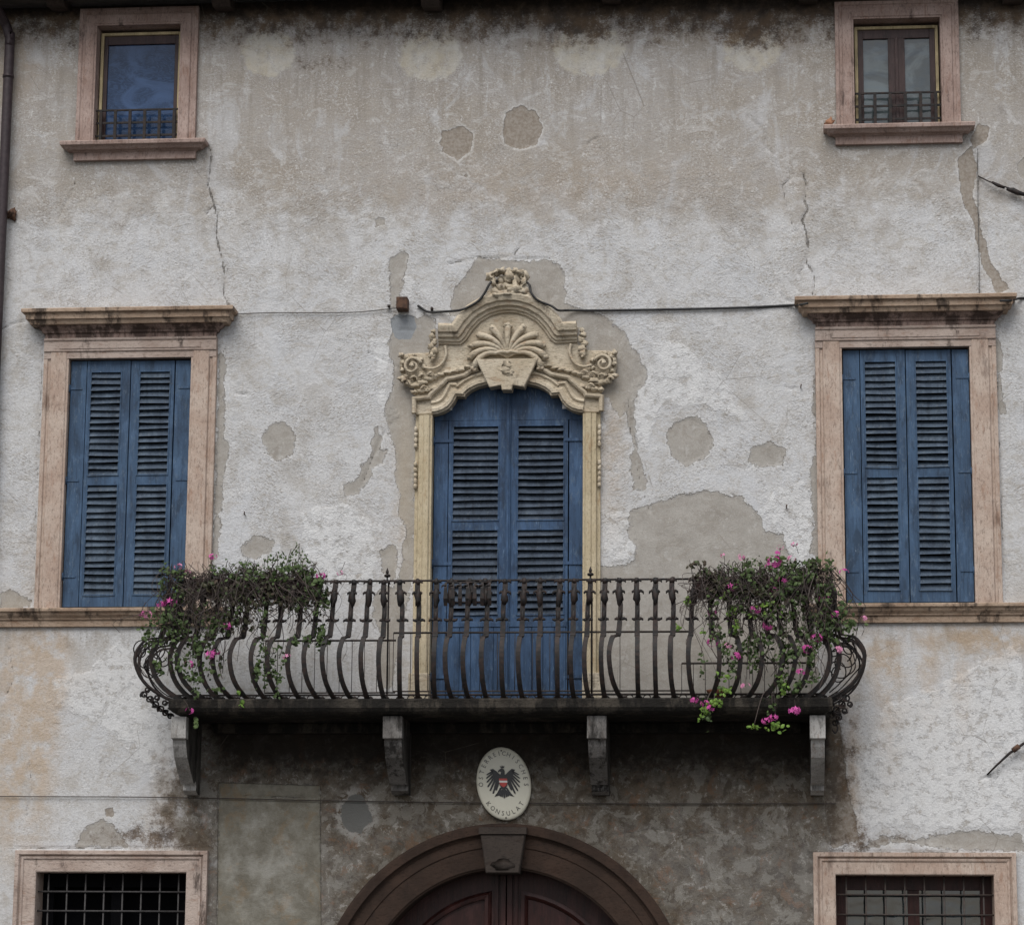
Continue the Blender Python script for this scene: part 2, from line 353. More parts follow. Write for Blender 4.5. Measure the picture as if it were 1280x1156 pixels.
mortar_polys = [
 [(748,706),(790,703),(796,682),(786,664),(789,642),(805,630),(828,624),(850,619),(885,613),(925,618),(946,640),(957,662),(978,668),(984,688),(1000,712),(1022,700),(1022,882),(748,882)],
 [(833,545),(840,527),(865,521),(885,532),(892,550),(880,572),(858,581),(838,572)],
 [(935,575),(940,558),(965,552),(980,562),(978,582),(950,586)],
 [(328,545),(340,528),(362,530),(371,548),(366,568),(345,577),(330,566)],
 [(428,605),(445,596),(452,580),(465,570),(462,550),(472,532),(477,545),(475,562),(488,560),(478,578),(465,585),(460,600),(450,617),(432,619)],
 [(783,505),(790,503),(795,540),(800,575),(810,600),(806,612),(795,610),(788,590),(790,560)],
 [(488,322),(500,314),(510,318),(505,345),(497,385),(486,385),(485,350)],
 [(466,276),(472,270),(481,273),(480,281),(470,283)],
 [(300,682),(318,668),(345,674),(340,690),(320,698),(302,695)],
 [(560,395),(575,350),(600,322),(640,326),(690,324),(708,345),(706,380),(765,398),(790,430),(812,470),(790,500),(775,520),(760,500),(620,420)],
 [(492,395),(545,395),(560,470),(520,520),(518,700),(500,640),(492,560),(478,520),(492,470),(486,430)],
 [(476,690),(486,681),(496,686),(499,710),(492,728),(480,715)],
 [(467,745),(482,733),(497,742),(498,775),(490,797),(474,790),(466,768)],
 [(1015,470),(1022,470),(1024,700),(1012,690),(1018,640),(1012,600),(1018,560)],
 [(274,440),(282,436),(280,520),(285,560),(276,640),(272,700),(266,700),(270,560)],[(488,860),(520,700),(516,640),(508,640),(502,700),(480,780),(470,862)],
 [(1270,205),(1285,195),(1290,228),(1272,218)],
 [(0,735),(22,742),(40,748),(40,762),(0,762)],
 [(100,1040),(130,1020),(150,1040),(160,1058),(95,1058)],
 [(1075,1062),(1100,1042),(1140,1050),(1180,1040),(1230,1038),(1262,1045),(1280,1040),(1280,1064),(1180,1060),(1120,1052)],
 [(1244,420),(1252,430),(1252,470),(1256,520),(1248,520)],
 [(924,38),(950,30),(958,42),(930,55)]]
brown_polys = [
 [(553,165),(578,157),(592,168),(588,190),(572,200),(555,192),(550,178)],
 [(632,142),(650,133),(670,138),(679,160),(672,181),(650,187),(631,180),(630,160)],
 [(1196,200),(1214,184),(1222,212),(1216,245),(1228,290),(1240,330),(1262,362),(1246,368),(1228,330),(1214,272),(1200,240)],
 [(1222,155),(1236,158),(1234,175),(1218,186),(1214,176)],
 [(580,218),(584,217),(585,223),(580,223)],
 [(1035,900),(1048,900),(1056,960),(1068,1020),(1075,1050),(1040,1060),(1030,1000)],
 [(130,1012),(140,1010),(142,1020),(131,1021)]]
cement_polys = [[(488,398),(500,392),(518,395),(521,408),(514,424),(498,425),(490,415)]]
white_polys = [
 [(462,425),(488,422),(486,452),(478,470),(486,500),(500,520),(486,530),(470,500),(475,470),(466,448)],
 [(795,478),(815,455),(812,425),(850,430),(900,470),(930,520),(905,520),(880,505),(850,512),(830,500),(806,560),(790,540),(782,500)],
 [(757,640),(785,645),(792,670),(794,700),(765,702),(755,690)],
 [(950,640),(975,610),(1012,600),(1018,690),(1000,712),(985,690),(975,668)],
 [(1035,1062),(1060,1045),(1072,1062)],[(1150,1062),(1168,1050),(1196,1058),(1200,1063)],
 [(845,1150),(875,1142),(905,1148),(910,1160),(840,1160)],[(1190,850),(1280,800),(1280,1035),(1180,1035),(1075,1030),(1070,960),(1110,880)],
 [(500,345),(515,350),(512,380),(500,380)],[(410,1005),(425,985),(448,985),(470,1000),(466,1018),(455,995),(432,995),(424,1015),(426,1040),(412,1035)],
 [(150,800),(170,830),(185,880),(212,900),(215,1000),(200,1010),(180,960),(120,900),(60,880),(70,850),(110,840)],
 [(1035,700),(1040,640),(1020,590)],
 [(375,640),(440,630),(470,660),(468,730),(400,725),(380,690)]]
cracks = [
 ([(259,180),(264,190),(263,210),(260,232),(267,255),(272,272),(270,295),(277,322),(281,345),(279,368),(286,382),(292,392)], .011),
 ([(1004,218),(1009,235),(1006,252),(1010,262),(1003,275),(1008,292),(1011,312),(1008,328),(1016,340),(1019,352),(1016,366),(1019,376)], .009),
 ([(936,146),(942,152),(950,158),(958,170),(956,182),(966,192)], .003), ([(985,212),(990,222),(978,232),(984,262),(994,290)], .002),
 ([(648,286),(646,300),(650,308),(643,318),(644,328)], .003),
 ([(90,205),(88,215),(94,228),(88,245),(78,262),(72,275)], .002),
 ([(273,978),(273,1040),(271,1160)], .006), ([(273,977),(400,981)], .006), ([(400,981),(401,1160)], .005), ([(304,995),(395,997)], .005),
 ([(765,1044),(790,1040),(820,1036),(870,1042),(920,1040)], .004),
 ([(1225,975),(1234,970),(1246,974),(1250,966)], .003),
 ([(240,965),(236,1000),(262,1050)], .004), ([(36,955),(40,985),(33,1020)], .003),
 ([(12,810),(16,850),(8,868)], .003), ([(0,412),(18,404),(34,400)], .003),
 ([(1002,378),(985,376),(978,372),(976,352)], .0025), ([(500,412),(518,413)], .003), ([(300,480),(296,492),(310,492)], .0025),
 ([(980,484),(996,486)], .0025), ([(560,330),(600,322),(690,324)], .0015), ([(460,440),(500,460),(520,520)], .0012),
 ([(480,540),(466,570),(455,600)], .002), ([(785,500),(790,560),(800,600),(812,640)], .0025), ([(735,180),(745,172),(752,190)], .002),
 ([(274,432),(270,600),(262,758)], .004), ([(53,432),(46,600),(39,758)], .004), ([(1019,430),(1022,600),(1025,750)], .004), ([(1245,430),(1250,600),(1257,750)], .004), ([(244,10),(245,170)], .003), ([(22,1060),(262,1059)], .003), ([(1014,1066),(1270,1064)], .003), ([(1013,1066),(1014,1156)], .004),
 ([(277,322),(284,335),(290,352)], .002), ([(1008,328),(1000,340),(1002,352)], .002), ([(267,255),(258,268)], .002), ([(1222,186),(1223,250),(1224,380)], .002), ([(583,222),(588,238),(590,262)], .0018)]
SD = np.full(XX.shape, .3)
for p in mortar_polys: SD = np.minimum(SD, poly_sdf(p))
SB = np.full(XX.shape, .3)
for p in brown_polys: SB = np.minimum(SB, poly_sdf(p))
SC = poly_sdf(cement_polys[0]); SP = poly_sdf([(273, 978), (400, 982), (401, 1200), (271, 1200)]); SH = poly_sdf([(428,1006),(438,994),(452,995),(462,1008),(463,1026),(452,1040),(438,1042),(429,1030),(426,1018)])
SW = np.full(XX.shape, .3)
for p in white_polys: SW = np.minimum(SW, poly_sdf(p))
CRK = np.full(XX.shape, .1)
for p, wd in cracks: CRK = np.minimum(CRK, line_d(p)-wd)
def zrow(py, px=640): return W(px, py)[1]
def ramp(v, a, b): return np.clip((v-a)/(b-a), 0, 1)
# grime: mould band below the eaves, dirt plus painted-in balcony shade beneath the slab
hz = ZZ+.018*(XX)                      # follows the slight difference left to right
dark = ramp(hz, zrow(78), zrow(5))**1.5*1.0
und = ramp(ZZ, zrow(1075), zrow(925))*ramp(XX, W(225, 950)[0], W(300, 950)[0])*(1-ramp(XX, W(1030, 950)[0], W(1060, 950)[0]))  # dirt below the slab, deepened to carry the balcony's shade
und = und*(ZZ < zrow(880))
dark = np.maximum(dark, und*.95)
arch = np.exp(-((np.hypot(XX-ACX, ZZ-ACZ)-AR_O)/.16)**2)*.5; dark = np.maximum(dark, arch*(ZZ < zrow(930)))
for b in [(160,70,30,30,.35),(400,80,40,12,.35),(215,1000,30,60,.35),(1045,960,34,90,.35),(180,1045,80,14,.5),(245,1050,20,40,.5),(1080,1050,60,14,.35),
          (200,70,60,20,.25),(720,40,30,18,.4),(940,45,40,20,.5),(880,1120,160,60,.30),(500,1060,160,60,.25),(560,990,90,40,.35),(740,1000,120,50,.35),(920,960,140,60,.3)]:
    dark += soft(*b)
ochre = np.zeros(XX.shape)
for b in [(335,66,36,34,1,3),(538,70,42,36,1,3),(737,64,48,34,1,3),(940,62,38,32,1,3)]: ochre = np.maximum(ochre, soft(*b))
warm = np.zeros(XX.shape)
for b in [(20,900,45,130,.9),(215,1010,30,60,.8),(1065,950,10,90,.8),(1110,860,18,90,.7),(1160,830,14,60,.7),(1200,840,12,70,.6),(1090,820,60,30,.5),(1240,790,60,30,.7),(55,900,16,150,.9),(75,840,10,80,.6),(12,1000,20,80,.6),(40,830,60,40,.5),(490,900,50,200,.25),(765,560,16,100,.6),(505,600,14,120,.6),
          (20,80,40,60,.45),(460,1030,70,50,.5),(950,1010,110,30,.5),(700,230,300,40,.25),(1240,800,60,20,.5),(940,820,120,60,.2),(60,700,60,40,.2)]: warm += soft(*b)
# tone: 1 = tan grey weathered limewash, 0 = pale
tone = ramp(hz, zrow(330), zrow(190))*.72
for b in [(640,140,560,50,.25),(60,200,60,120,.2),(330,200,60,60,.15),(650,250,250,30,.15),(900,230,90,60,.1),(1150,870,80,60,.12),(1200,800,120,30,.35),(100,800,120,25,.3),
          (110,330,100,60,-.1),(560,350,500,50,-.25),(860,480,90,60,-.3),(400,470,80,70,-.25),(20,450,40,120,.05),(1265,560,40,200,-.1),(140,880,70,120,-.15),(1180,960,90,70,-.2)]: tone += soft(*b)
soot_shade = 1.25*ramp(ZZ, zrow(1010), zrow(905))*ramp(XX, W(235, 950)[0], W(290, 950)[0])*(1-ramp(XX, W(1030, 950)[0], W(1045, 950)[0]))*(ZZ < zrow(875))  # soot and the balcony's shadow, both put into the wall colour
soot_shade = np.maximum(soot_shade, ramp(hz, zrow(36), zrow(6))*.75)  # shade of the eaves painted along the wall top
damp_shade = ramp(ZZ, zrow(880), zrow(900))*0+(ZZ < zrow(880))*ramp(XX, W(215, 950)[0], W(285, 950)[0])*(1-ramp(XX, W(1010, 950)[0], W(1075, 950)[0]))*.72  # stained, flaking zone, its colour also dimmed for weak light below the balcony
damp_shade -= soft(336, 1075, 66, 85, .35, 4)
for b in [(215,1000,34,70,.3),(470,1150,60,50,-.2),(840,1090,60,40,-.15),(960,1000,50,30,-.2)]: damp_shade += soft(*b)
streak = ramp(hz, zrow(260), zrow(110))+ramp(ZZ, zrow(900), zrow(785))*(ZZ < zrow(783))*.9
roughm = ramp(hz, zrow(160), zrow(250))*ramp(ZZ, zrow(790), zrow(700)) *(.75)+.25
Y = np.zeros(XX.shape)
Y += .003*np.clip(.5-SD/.03, 0, 1) + .006*np.clip(.5-SB/.02, 0, 1)
Y -= .003*np.clip(.5-SW/.02, 0, 1)
Y += .012*np.clip(1-CRK/.01, 0, 1)
mask = np.zeros((NZ-1, NX-1), bool)
xc = (xs[:-1]+xs[1:])/2; zc = (zs[:-1]+zs[1:])/2; XC, ZC = np.meshgrid(xc, zc)
for o in (OML, OMR, OUL, OUR, OLL, OLR): mask |= (XC > o[0]-.03) & (XC < o[1]+.03) & (ZC > o[2]-.03) & (ZC < o[3]+.03)
mask |= (abs(XC) < .69) & (ZC > ZSL-.05) & (ZC < zrow(512)); mask |= (abs(XC) < .50) & (ZC > ZSL) & (ZC < zrow(492)); mask |= (abs(XC) < .38) & (ZC > ZSL) & (ZC < zrow(474))
mask |= (abs(XC-ACX) < AR_I+.1) & (ZC < ACZ); mask |= (np.hypot(XC-ACX, ZC-ACZ) < AR_I+.1)
idx = np.arange(NX*NZ).reshape(NZ, NX)
quads = np.stack([idx[:-1, :-1], idx[:-1, 1:], idx[1:, 1:], idx[1:, :-1]], -1)[~mask]
co = np.stack([XX, Y, ZZ], -1).reshape(-1, 3).astype(np.float32)
me = bpy.data.meshes.new('wall'); me.vertices.add(len(co)); me.vertices.foreach_set('co', co.ravel())
nf = len(quads); me.loops.add(nf*4); me.polygons.add(nf)
me.loops.foreach_set('vertex_index', quads.astype(np.int32).ravel()); me.polygons.foreach_set('loop_start', np.arange(0, nf*4, 4, dtype=np.int32))
me.polygons.foreach_set('use_smooth', np.ones(nf, bool)); me.update(calc_edges=True); me.validate()
for nm, arr in (('mortar', SD), ('brownp', SB), ('cement', SC), ('white', SW), ('crack', CRK), ('dark', dark), ('ochre', ochre), ('warm', warm), ('tone', tone), ('streak', streak), ('soot_shade', soot_shade), ('damp_shade', damp_shade), ('panel', SP), ('halo', SH), ('roughm', roughm)):
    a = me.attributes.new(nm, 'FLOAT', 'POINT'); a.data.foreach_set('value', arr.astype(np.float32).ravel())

def wall_mat():
    n = N('peeling_plaster')
    big = n.noise(1.3, 6, .6); mid = n.noise(5.5, 6, .62); fine = n.noise(38, 5, .65); grain = n.noise(170, 2)
    comb = n.mix(n.ss(n.noise(.9, 2, .5, off=(1, 1, 6)), .46, .54), n.noise((24, 24, 62), 5, .66, .9, rot=R(24)), n.noise((24, 24, 62), 5, .66, .9, off=(3, 0, 4), rot=R(-27))); comb2 = n.noise((60, 60, 95), 3, .6, .5, off=(5, 2, 9)); cden = n.math('ADD', .25, n.math('MULTIPLY', n.ss(n.noise(2.6, 5, .65, off=(5, 5, 1)), .42, .60), .75))
    vst = n.noise((13, 13, 1.6), 5, .6); blot = n.noise(11, 6, .7, off=(7, 3, 1)); wob = n.noise(14, 5, .6, off=(2, 9, 4))
    wobb = n.math('ADD', n.math('MULTIPLY', n.math('SUBTRACT', wob, .5), .11), n.math('MULTIPLY', n.math('SUBTRACT', n.noise(5, 3, .5, off=(4, 4, 7)), .5), .12))
    tone_, rm = n.attr('tone'), n.attr('roughm')
    t = n.math('ADD', tone_, n.math('MULTIPLY', n.math('SUBTRACT', big, .5), 1.1)); t = n.math('ADD', t, n.math('MULTIPLY', n.math('SUBTRACT', mid, .5), 1.3))
    tm = n.ss(t, .10, .62)
    col = n.mix(tm, (.505, .505, .505), (.310, .280, .245))
    col = n.mix(n.math('MULTIPLY', n.ss(big, .35, .6), .25), col, (.47, .485, .515))
    # flecked, combed render
    rmc = n.math('MULTIPLY', rm, cden); fl = n.math('MULTIPLY', n.ss(comb, .53, .60), rmc); col = n.mix(n.math('MULTIPLY', fl, .62), col, (.255, .22, .18))
    fl2 = n.math('MULTIPLY', n.ss(comb2, .42, .30), rm); col = n.mix(n.math('MULTIPLY', fl2, .4), col, (.66, .655, .64))
    bl2 = n.noise((4.2, 4.2, 6.5), 7, .72, 1.2, off=(3, 3, 5)); col = n.mix(n.math('MULTIPLY', n.ss(bl2, .50, .62), .45), col, (.36, .33, .29)); col = n.mix(n.math('MULTIPLY', n.ss(bl2, .46, .38), .35), col, (.60, .60, .60))
    spk = n.noise((48, 48, 70), 5, .8, .4, off=(9, 9, 2)); sden = n.math('ADD', .35, n.math('MULTIPLY', n.ss(n.noise(1.9, 4, .6, off=(2, 2, 8)), .40, .62), .65))
    col = n.mix(n.math('MULTIPLY', n.math('MULTIPLY', n.ss(spk, .545, .62), sden), .75), col, (.20, .175, .15)); col = n.mix(n.math('MULTIPLY', n.math('MULTIPLY', n.ss(spk, .45, .38), sden), .7), col, (.68, .68, .67))
    st2 = n.noise((2.4, 2.4, 1.5), 8, .7, .8, off=(11, 2, 4)); col = n.mix(n.math('MULTIPLY', n.ss(st2, .50, .66), .36), col, (.32, .29, .25)); col = n.mix(n.math('MULTIPLY', n.ss(st2, .47, .36), .4), col, (.52, .535, .56))
    # flaked limewash islands
    iso = n.math('MULTIPLY', n.ss(blot, .555, .60), n.ss(mid, .48, .60)); col = n.mix(n.math('MULTIPLY', iso, .5), col, (.36, .335, .30))
    iw = n.math('MULTIPLY', n.ss(blot, .43, .37), n.ss(fine, .45, .55)); col = n.mix(n.math('MULTIPLY', iw, .55), col, (.60, .60, .595))
    # vertical run marks
    sk = n.math('MULTIPLY', n.attr('streak'), n.ss(vst, .50, .64)); col = n.mix(n.math('MULTIPLY', sk, .40), col, (.24, .215, .185))
    sk2 = n.math('MULTIPLY', n.attr('streak'), n.ss(vst, .46, .34)); sk2 = n.math('MULTIPLY', sk2, n.ss(fine, .42, .6)); col = n.mix(n.math('MULTIPLY', sk2, .55), col, (.50, .505, .51))
    # white limewash
    wm = n.ss(n.math('ADD', n.attr('white'), n.math('MULTIPLY', wobb, 1.6)), .012, -.012)
    wm = n.math('MULTIPLY', wm, n.ss(blot, .60, .50)); col = n.mix(n.math('MULTIPLY', wm, .75), col, n.mix(fine, (.54, .545, .55), (.66, .66, .655)))
    # warm rust / damp
    col = n.mix(n.math('MULTIPLY', n.attr('warm'), n.ss(mid, .30, .60)), col, n.mix(.56, col, (.40, .28, .165)))
    oc = n.math('MULTIPLY', n.ss(n.math('ADD', n.attr('ochre'), n.math('MULTIPLY', n.math('ADD', wobb, n.math('MULTIPLY', n.math('SUBTRACT', blot, .5), .25)), 5)), .25, .60), n.ss(blot, .30, .55))
    col = n.mix(n.math('MULTIPLY', oc, .62), col, n.mix(n.ss(mid, .35, .65), (.55, .54, .50), (.50, .455, .36)))
    # mortar repairs
    flkm = n.noise(8, 6, .7, off=(14, 1, 8))
    rag = n.math('MULTIPLY', n.math('SUBTRACT', n.noise(42, 5, .75, off=(3, 3, 3)), .5), .06); md = n.math('ADD', n.math('ADD', n.attr('mortar'), n.math('MULTIPLY', wobb, .9)), rag); mm = n.math('ADD', n.math('MULTIPLY', n.ss(md, .003, -.003), .82), n.math('MULTIPLY', n.ss(md, .006, -.035), .18))
    rim = n.math('MULTIPLY', n.ss(md, .022, .006), n.ss(mid, .40, .55)); col = n.mix(n.math('MULTIPLY', rim, .5), col, (.60, .595, .58))
    mc = n.mix(n.ss(mid, .3, .7), (.35, .33, .30), (.275, .255, .228)); mc = n.mix(n.math('MULTIPLY', n.ss(bl2, .5, .6), .45), mc, (.24, .215, .185)); mc = n.mix(n.math('MULTIPLY', n.ss(flkm, .58, .63), .4), mc, (.46, .45, .43)); mc = n.mix(n.math('MULTIPLY', n.ss(fine, .5, .7), .35), mc, (.38, .365, .34))
    mc = n.mix(n.math('MULTIPLY', n.attr('warm'), .5), mc, (.42, .335, .22))
    col = n.mix(n.math('MULTIPLY', mm, .93), col, mc)
    lip_shade = n.math('MULTIPLY', n.ss(n.math('ABSOLUTE', n.math('ADD', md, .004)), .006, .001), n.ss(flkm, .46, .54)); col = n.mix(n.math('MULTIPLY', lip_shade, .55), col, (.15, .13, .11))  # shadow line along the patch edge, painted in
    bd = n.math('ADD', n.math('ADD', n.attr('brownp'), n.math('MULTIPLY', wobb, .6)), n.math('MULTIPLY', rag, .5)); bm = n.ss(bd, .003, -.003)
    rim2 = n.math('MULTIPLY', n.ss(bd, .03, .004), n.ss(blot, .42, .55)); col = n.mix(n.math('MULTIPLY', rim2, .6), col, (.58, .57, .55))
    col = n.mix(n.math('MULTIPLY', bm, .9), col, n.mix(n.ss(fine, .35, .65), (.21, .175, .14), (.29, .26, .225)))
    cm = n.ss(n.math('ADD', n.attr('cement'), n.math('MULTIPLY', wobb, .4)), .003, -.003); col = n.mix(cm, col, n.mix(mid, (.19, .21, .235), (.30, .31, .315)))
    # grime, with the balcony's shade painted into it
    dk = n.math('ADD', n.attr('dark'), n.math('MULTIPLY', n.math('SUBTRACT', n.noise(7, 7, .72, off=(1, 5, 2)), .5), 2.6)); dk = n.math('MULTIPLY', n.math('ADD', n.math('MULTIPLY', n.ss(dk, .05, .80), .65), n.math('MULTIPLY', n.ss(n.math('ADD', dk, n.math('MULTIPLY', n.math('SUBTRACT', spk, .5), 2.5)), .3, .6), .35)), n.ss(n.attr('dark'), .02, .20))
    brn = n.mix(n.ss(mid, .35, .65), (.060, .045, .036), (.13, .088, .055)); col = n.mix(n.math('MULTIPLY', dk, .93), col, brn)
    flk = n.noise(9, 9, .78, .5, off=(4, 8, 8)); flk2 = n.noise(4, 8, .75, .4, off=(14, 8, 3))
    dm = n.ss(n.math('ADD', n.attr('damp_shade'), n.math('MULTIPLY', n.math('SUBTRACT', mid, .5), 1.1)), .1, .5)
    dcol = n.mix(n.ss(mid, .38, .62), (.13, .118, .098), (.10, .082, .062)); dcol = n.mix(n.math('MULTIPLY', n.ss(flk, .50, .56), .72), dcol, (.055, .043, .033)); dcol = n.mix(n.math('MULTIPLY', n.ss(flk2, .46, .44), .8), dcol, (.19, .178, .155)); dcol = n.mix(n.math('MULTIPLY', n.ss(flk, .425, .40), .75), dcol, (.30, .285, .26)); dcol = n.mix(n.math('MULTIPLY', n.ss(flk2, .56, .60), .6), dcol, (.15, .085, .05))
    col = n.mix(n.math('MULTIPLY', dm, .88), col, dcol)  # flaked stains together with painted dimness under the balcony
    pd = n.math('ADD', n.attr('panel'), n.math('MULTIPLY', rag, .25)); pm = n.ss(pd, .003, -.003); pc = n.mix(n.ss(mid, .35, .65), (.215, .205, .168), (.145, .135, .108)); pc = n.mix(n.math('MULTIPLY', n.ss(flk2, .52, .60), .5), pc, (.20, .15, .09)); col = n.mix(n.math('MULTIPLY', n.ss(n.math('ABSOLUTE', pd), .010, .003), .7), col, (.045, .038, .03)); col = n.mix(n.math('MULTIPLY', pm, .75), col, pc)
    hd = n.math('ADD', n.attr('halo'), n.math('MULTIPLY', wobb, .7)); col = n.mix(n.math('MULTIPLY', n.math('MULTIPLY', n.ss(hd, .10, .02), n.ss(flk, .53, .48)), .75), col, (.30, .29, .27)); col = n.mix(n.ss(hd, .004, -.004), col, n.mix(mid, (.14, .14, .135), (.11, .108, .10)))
    so_ = n.ss(n.math('ADD', n.attr('soot_shade'), n.math('MULTIPLY', n.math('SUBTRACT', blot, .5), .9)), .25, .85); col = n.mix(n.math('MULTIPLY', so_, .9), col, (.017, .014, .012))  # near-black layer: soot with painted shade under slab and eaves
    # cracks, pores and holes
    cw = n.math('ADD', n.math('ADD', n.attr('crack'), n.math('MULTIPLY', n.math('SUBTRACT', n.noise(45, 4, .7), .5), .022)), n.math('MULTIPLY', n.math('SUBTRACT', n.noise(7, 3, .6, off=(2, 7, 7)), .42), .035))
    ck = n.ss(cw, .003, -.003); col = n.mix(n.math('MULTIPLY', ck, .85), col, n.mix(n.ss(fine, .4, .6), (.10, .09, .08), (.26, .245, .22)))
    web = n.ss(n.voro((2.1, 2.1, 1.6)), .006, .001); web = n.math('MULTIPLY', web, n.ss(big, .52, .60)); col = n.mix(n.math('MULTIPLY', web, .5), col, (.16, .14, .12))
    pr = n.ss(n.voro(17, 'F1'), .055, .03); pr = n.math('MULTIPLY', pr, n.ss(n.noise(2.7, 3, .5, off=(8, 1, 1)), .52, .62)); col = n.mix(n.math('MULTIPLY', pr, .75), col, (.09, .075, .065))
    col = n.mix(.42, col, n.mix(grain, (.35, .35, .35), (1.65, 1.65, 1.65)), 'MULTIPLY')
    sm = n.math('SUBTRACT', 1.0, n.math('MAXIMUM', mm, bm))
    h = n.math('MULTIPLY', n.math('MULTIPLY', comb, rmc), 2.4); h = n.math('ADD', h, n.math('MULTIPLY', comb2, .5)); h = n.math('ADD', h, n.math('MULTIPLY', fine, 1.4)); h = n.math('MULTIPLY', h, n.math('ADD', n.math('MULTIPLY', sm, .75), .25))
    h = n.math('SUBTRACT', h, n.math('MULTIPLY', n.math('MAXIMUM', mm, bm), .7)); h = n.math('SUBTRACT', h, n.math('MULTIPLY', ck, 2)); h = n.math('ADD', h, n.math('MULTIPLY', wm, .5)); h = n.math('SUBTRACT', h, n.math('MULTIPLY', pr, 1.5))
    h = n.math('ADD', h, n.math('MULTIPLY', mid, 1.2))
    n.bump(h, .75, .007); return n.done(col, .95, .1)
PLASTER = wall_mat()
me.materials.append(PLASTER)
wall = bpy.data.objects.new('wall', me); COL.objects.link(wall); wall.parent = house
m = MB(); m.box(-9, 9, .42, 9, -.1, ZT-.02, 1)
m.box(-9, -8.85, .02, .42, 0, ZT-.02, 0); m.box(8.85, 9, .02, .42, 0, ZT-.02, 0)
m.build('rear_wall', [flat('plain_plaster', (.36, .34, .31), .95, .1), DARK], house)

# ------------------------------------------------------------------ windows
def framewin(win, o, jw, prot, mat, top=True, z_off=0.0):
    """stone jambs and head swept round an opening, mitred; o=(x0,x1,z0,z1)"""
    m = MB(); x0, x1, z0, z1 = o
    path = [(x0, z0), (x0, z1), (x1, z1), (x1, z0)]
    prof = [(jw, -.02), (jw, prot*.9), (jw-.03, prot*.95), (jw-.04, prot*.72), (jw-.06, prot*.72), (jw-.068, prot), (.022, prot), (.015, prot-.010), (0, prot-.012), (0, -.20)]
    m.sweep(path, prof, 0); return m
def shutter_leaf(x0, x1, z0, z1, yf, plank, side, panels, mats, zt=None, nsl=14, win=None, low=None):
    """x0..x1 leaf; plank width on 'side' (-1 left,+1 right); panels list of (z0,z1); yf = front y"""
    m = MB(); xa, xb = (x0+plank, x1) if side < 0 else (x0, x1-plank)
    px0, px1 = (x0, xa-.006) if side < 0 else (xb+.006, x1)
    th = .038
    m.box(px0+.004, px1, yf+.004, yf+th, z0, z1)                          # folding plank
    sw = .055; ce = .045
    lx0, lx1 = (xa, xb)
    sl, sr = (.030, .075) if side < 0 else (.075, .030)
    m.box(lx0, lx0+sl, yf, yf+th, z0, z1); m.box(lx1-sr, lx1, yf, yf+th, z0, z1)
    zz = [z0]+[v for p in panels for v in p]+[z1]
    for k in range(0, len(zz), 2): m.box(lx0+sl, lx1-sr, yf+.003, yf+th-.002, zz[k], zz[k+1])
    for pz0, pz1 in panels:
        n = nsl if not callable(nsl) else nsl(pz1-pz0); n = max(3, round((pz1-pz0)/.0625)); sp = (pz1-pz0)/n
        b = .012                                     # bead round the panel
        for (a0, a1, c0, c1) in ((lx0+sl, lx0+sl+b, pz0, pz1), (lx1-sr-b, lx1-sr, pz0, pz1), (lx0+sl+b, lx1-sr-b, pz0, pz0+b), (lx0+sl+b, lx1-sr-b, pz1-b, pz1)):
            m.box(a0, a1, yf-.004, yf+.012, c0, c1)
        for i in range(n):
            zc_ = pz0+sp*(i+.5); L = sp*.62*(1+random.uniform(-.07, .07)); a = R(34+random.uniform(-9, 9)); yc = yf+.018
            dy = math.sin(a)*L; dz = math.cos(a)*L; t = .0055; r0 = random.uniform(-.004, .004); bow = random.uniform(-.004, .002)
            seg = 4; X0 = lx0+sl+b*.5; X1 = lx1-sr-b*.5; vs = []
            for s_ in range(seg+1):
                u = s_/seg; x = X0+(X1-X0)*u; zz_ = zc_+r0*(u-.5)*2+bow*4*u*(1-u)
                vs += [(x, yc-dy-t, zz_-dz), (x, yc+dy-t, zz_+dz), (x, yc+dy+t, zz_+dz), (x, yc-dy+t, zz_-dz+.004)]
            fs = [(s_*4+j, s_*4+(j+1) % 4, s_*4+4+(j+1) % 4, s_*4+4+j) for s_ in range(seg) for j in range(4)]+[(3, 2, 1, 0), (seg*4, seg*4+1, seg*4+2, seg*4+3)]
            m.add(vs, fs, 1)
        m.box(lx0+sl, lx1-sr, yf+th+.004, yf+th+.008, pz0, pz1, 2)
    return m

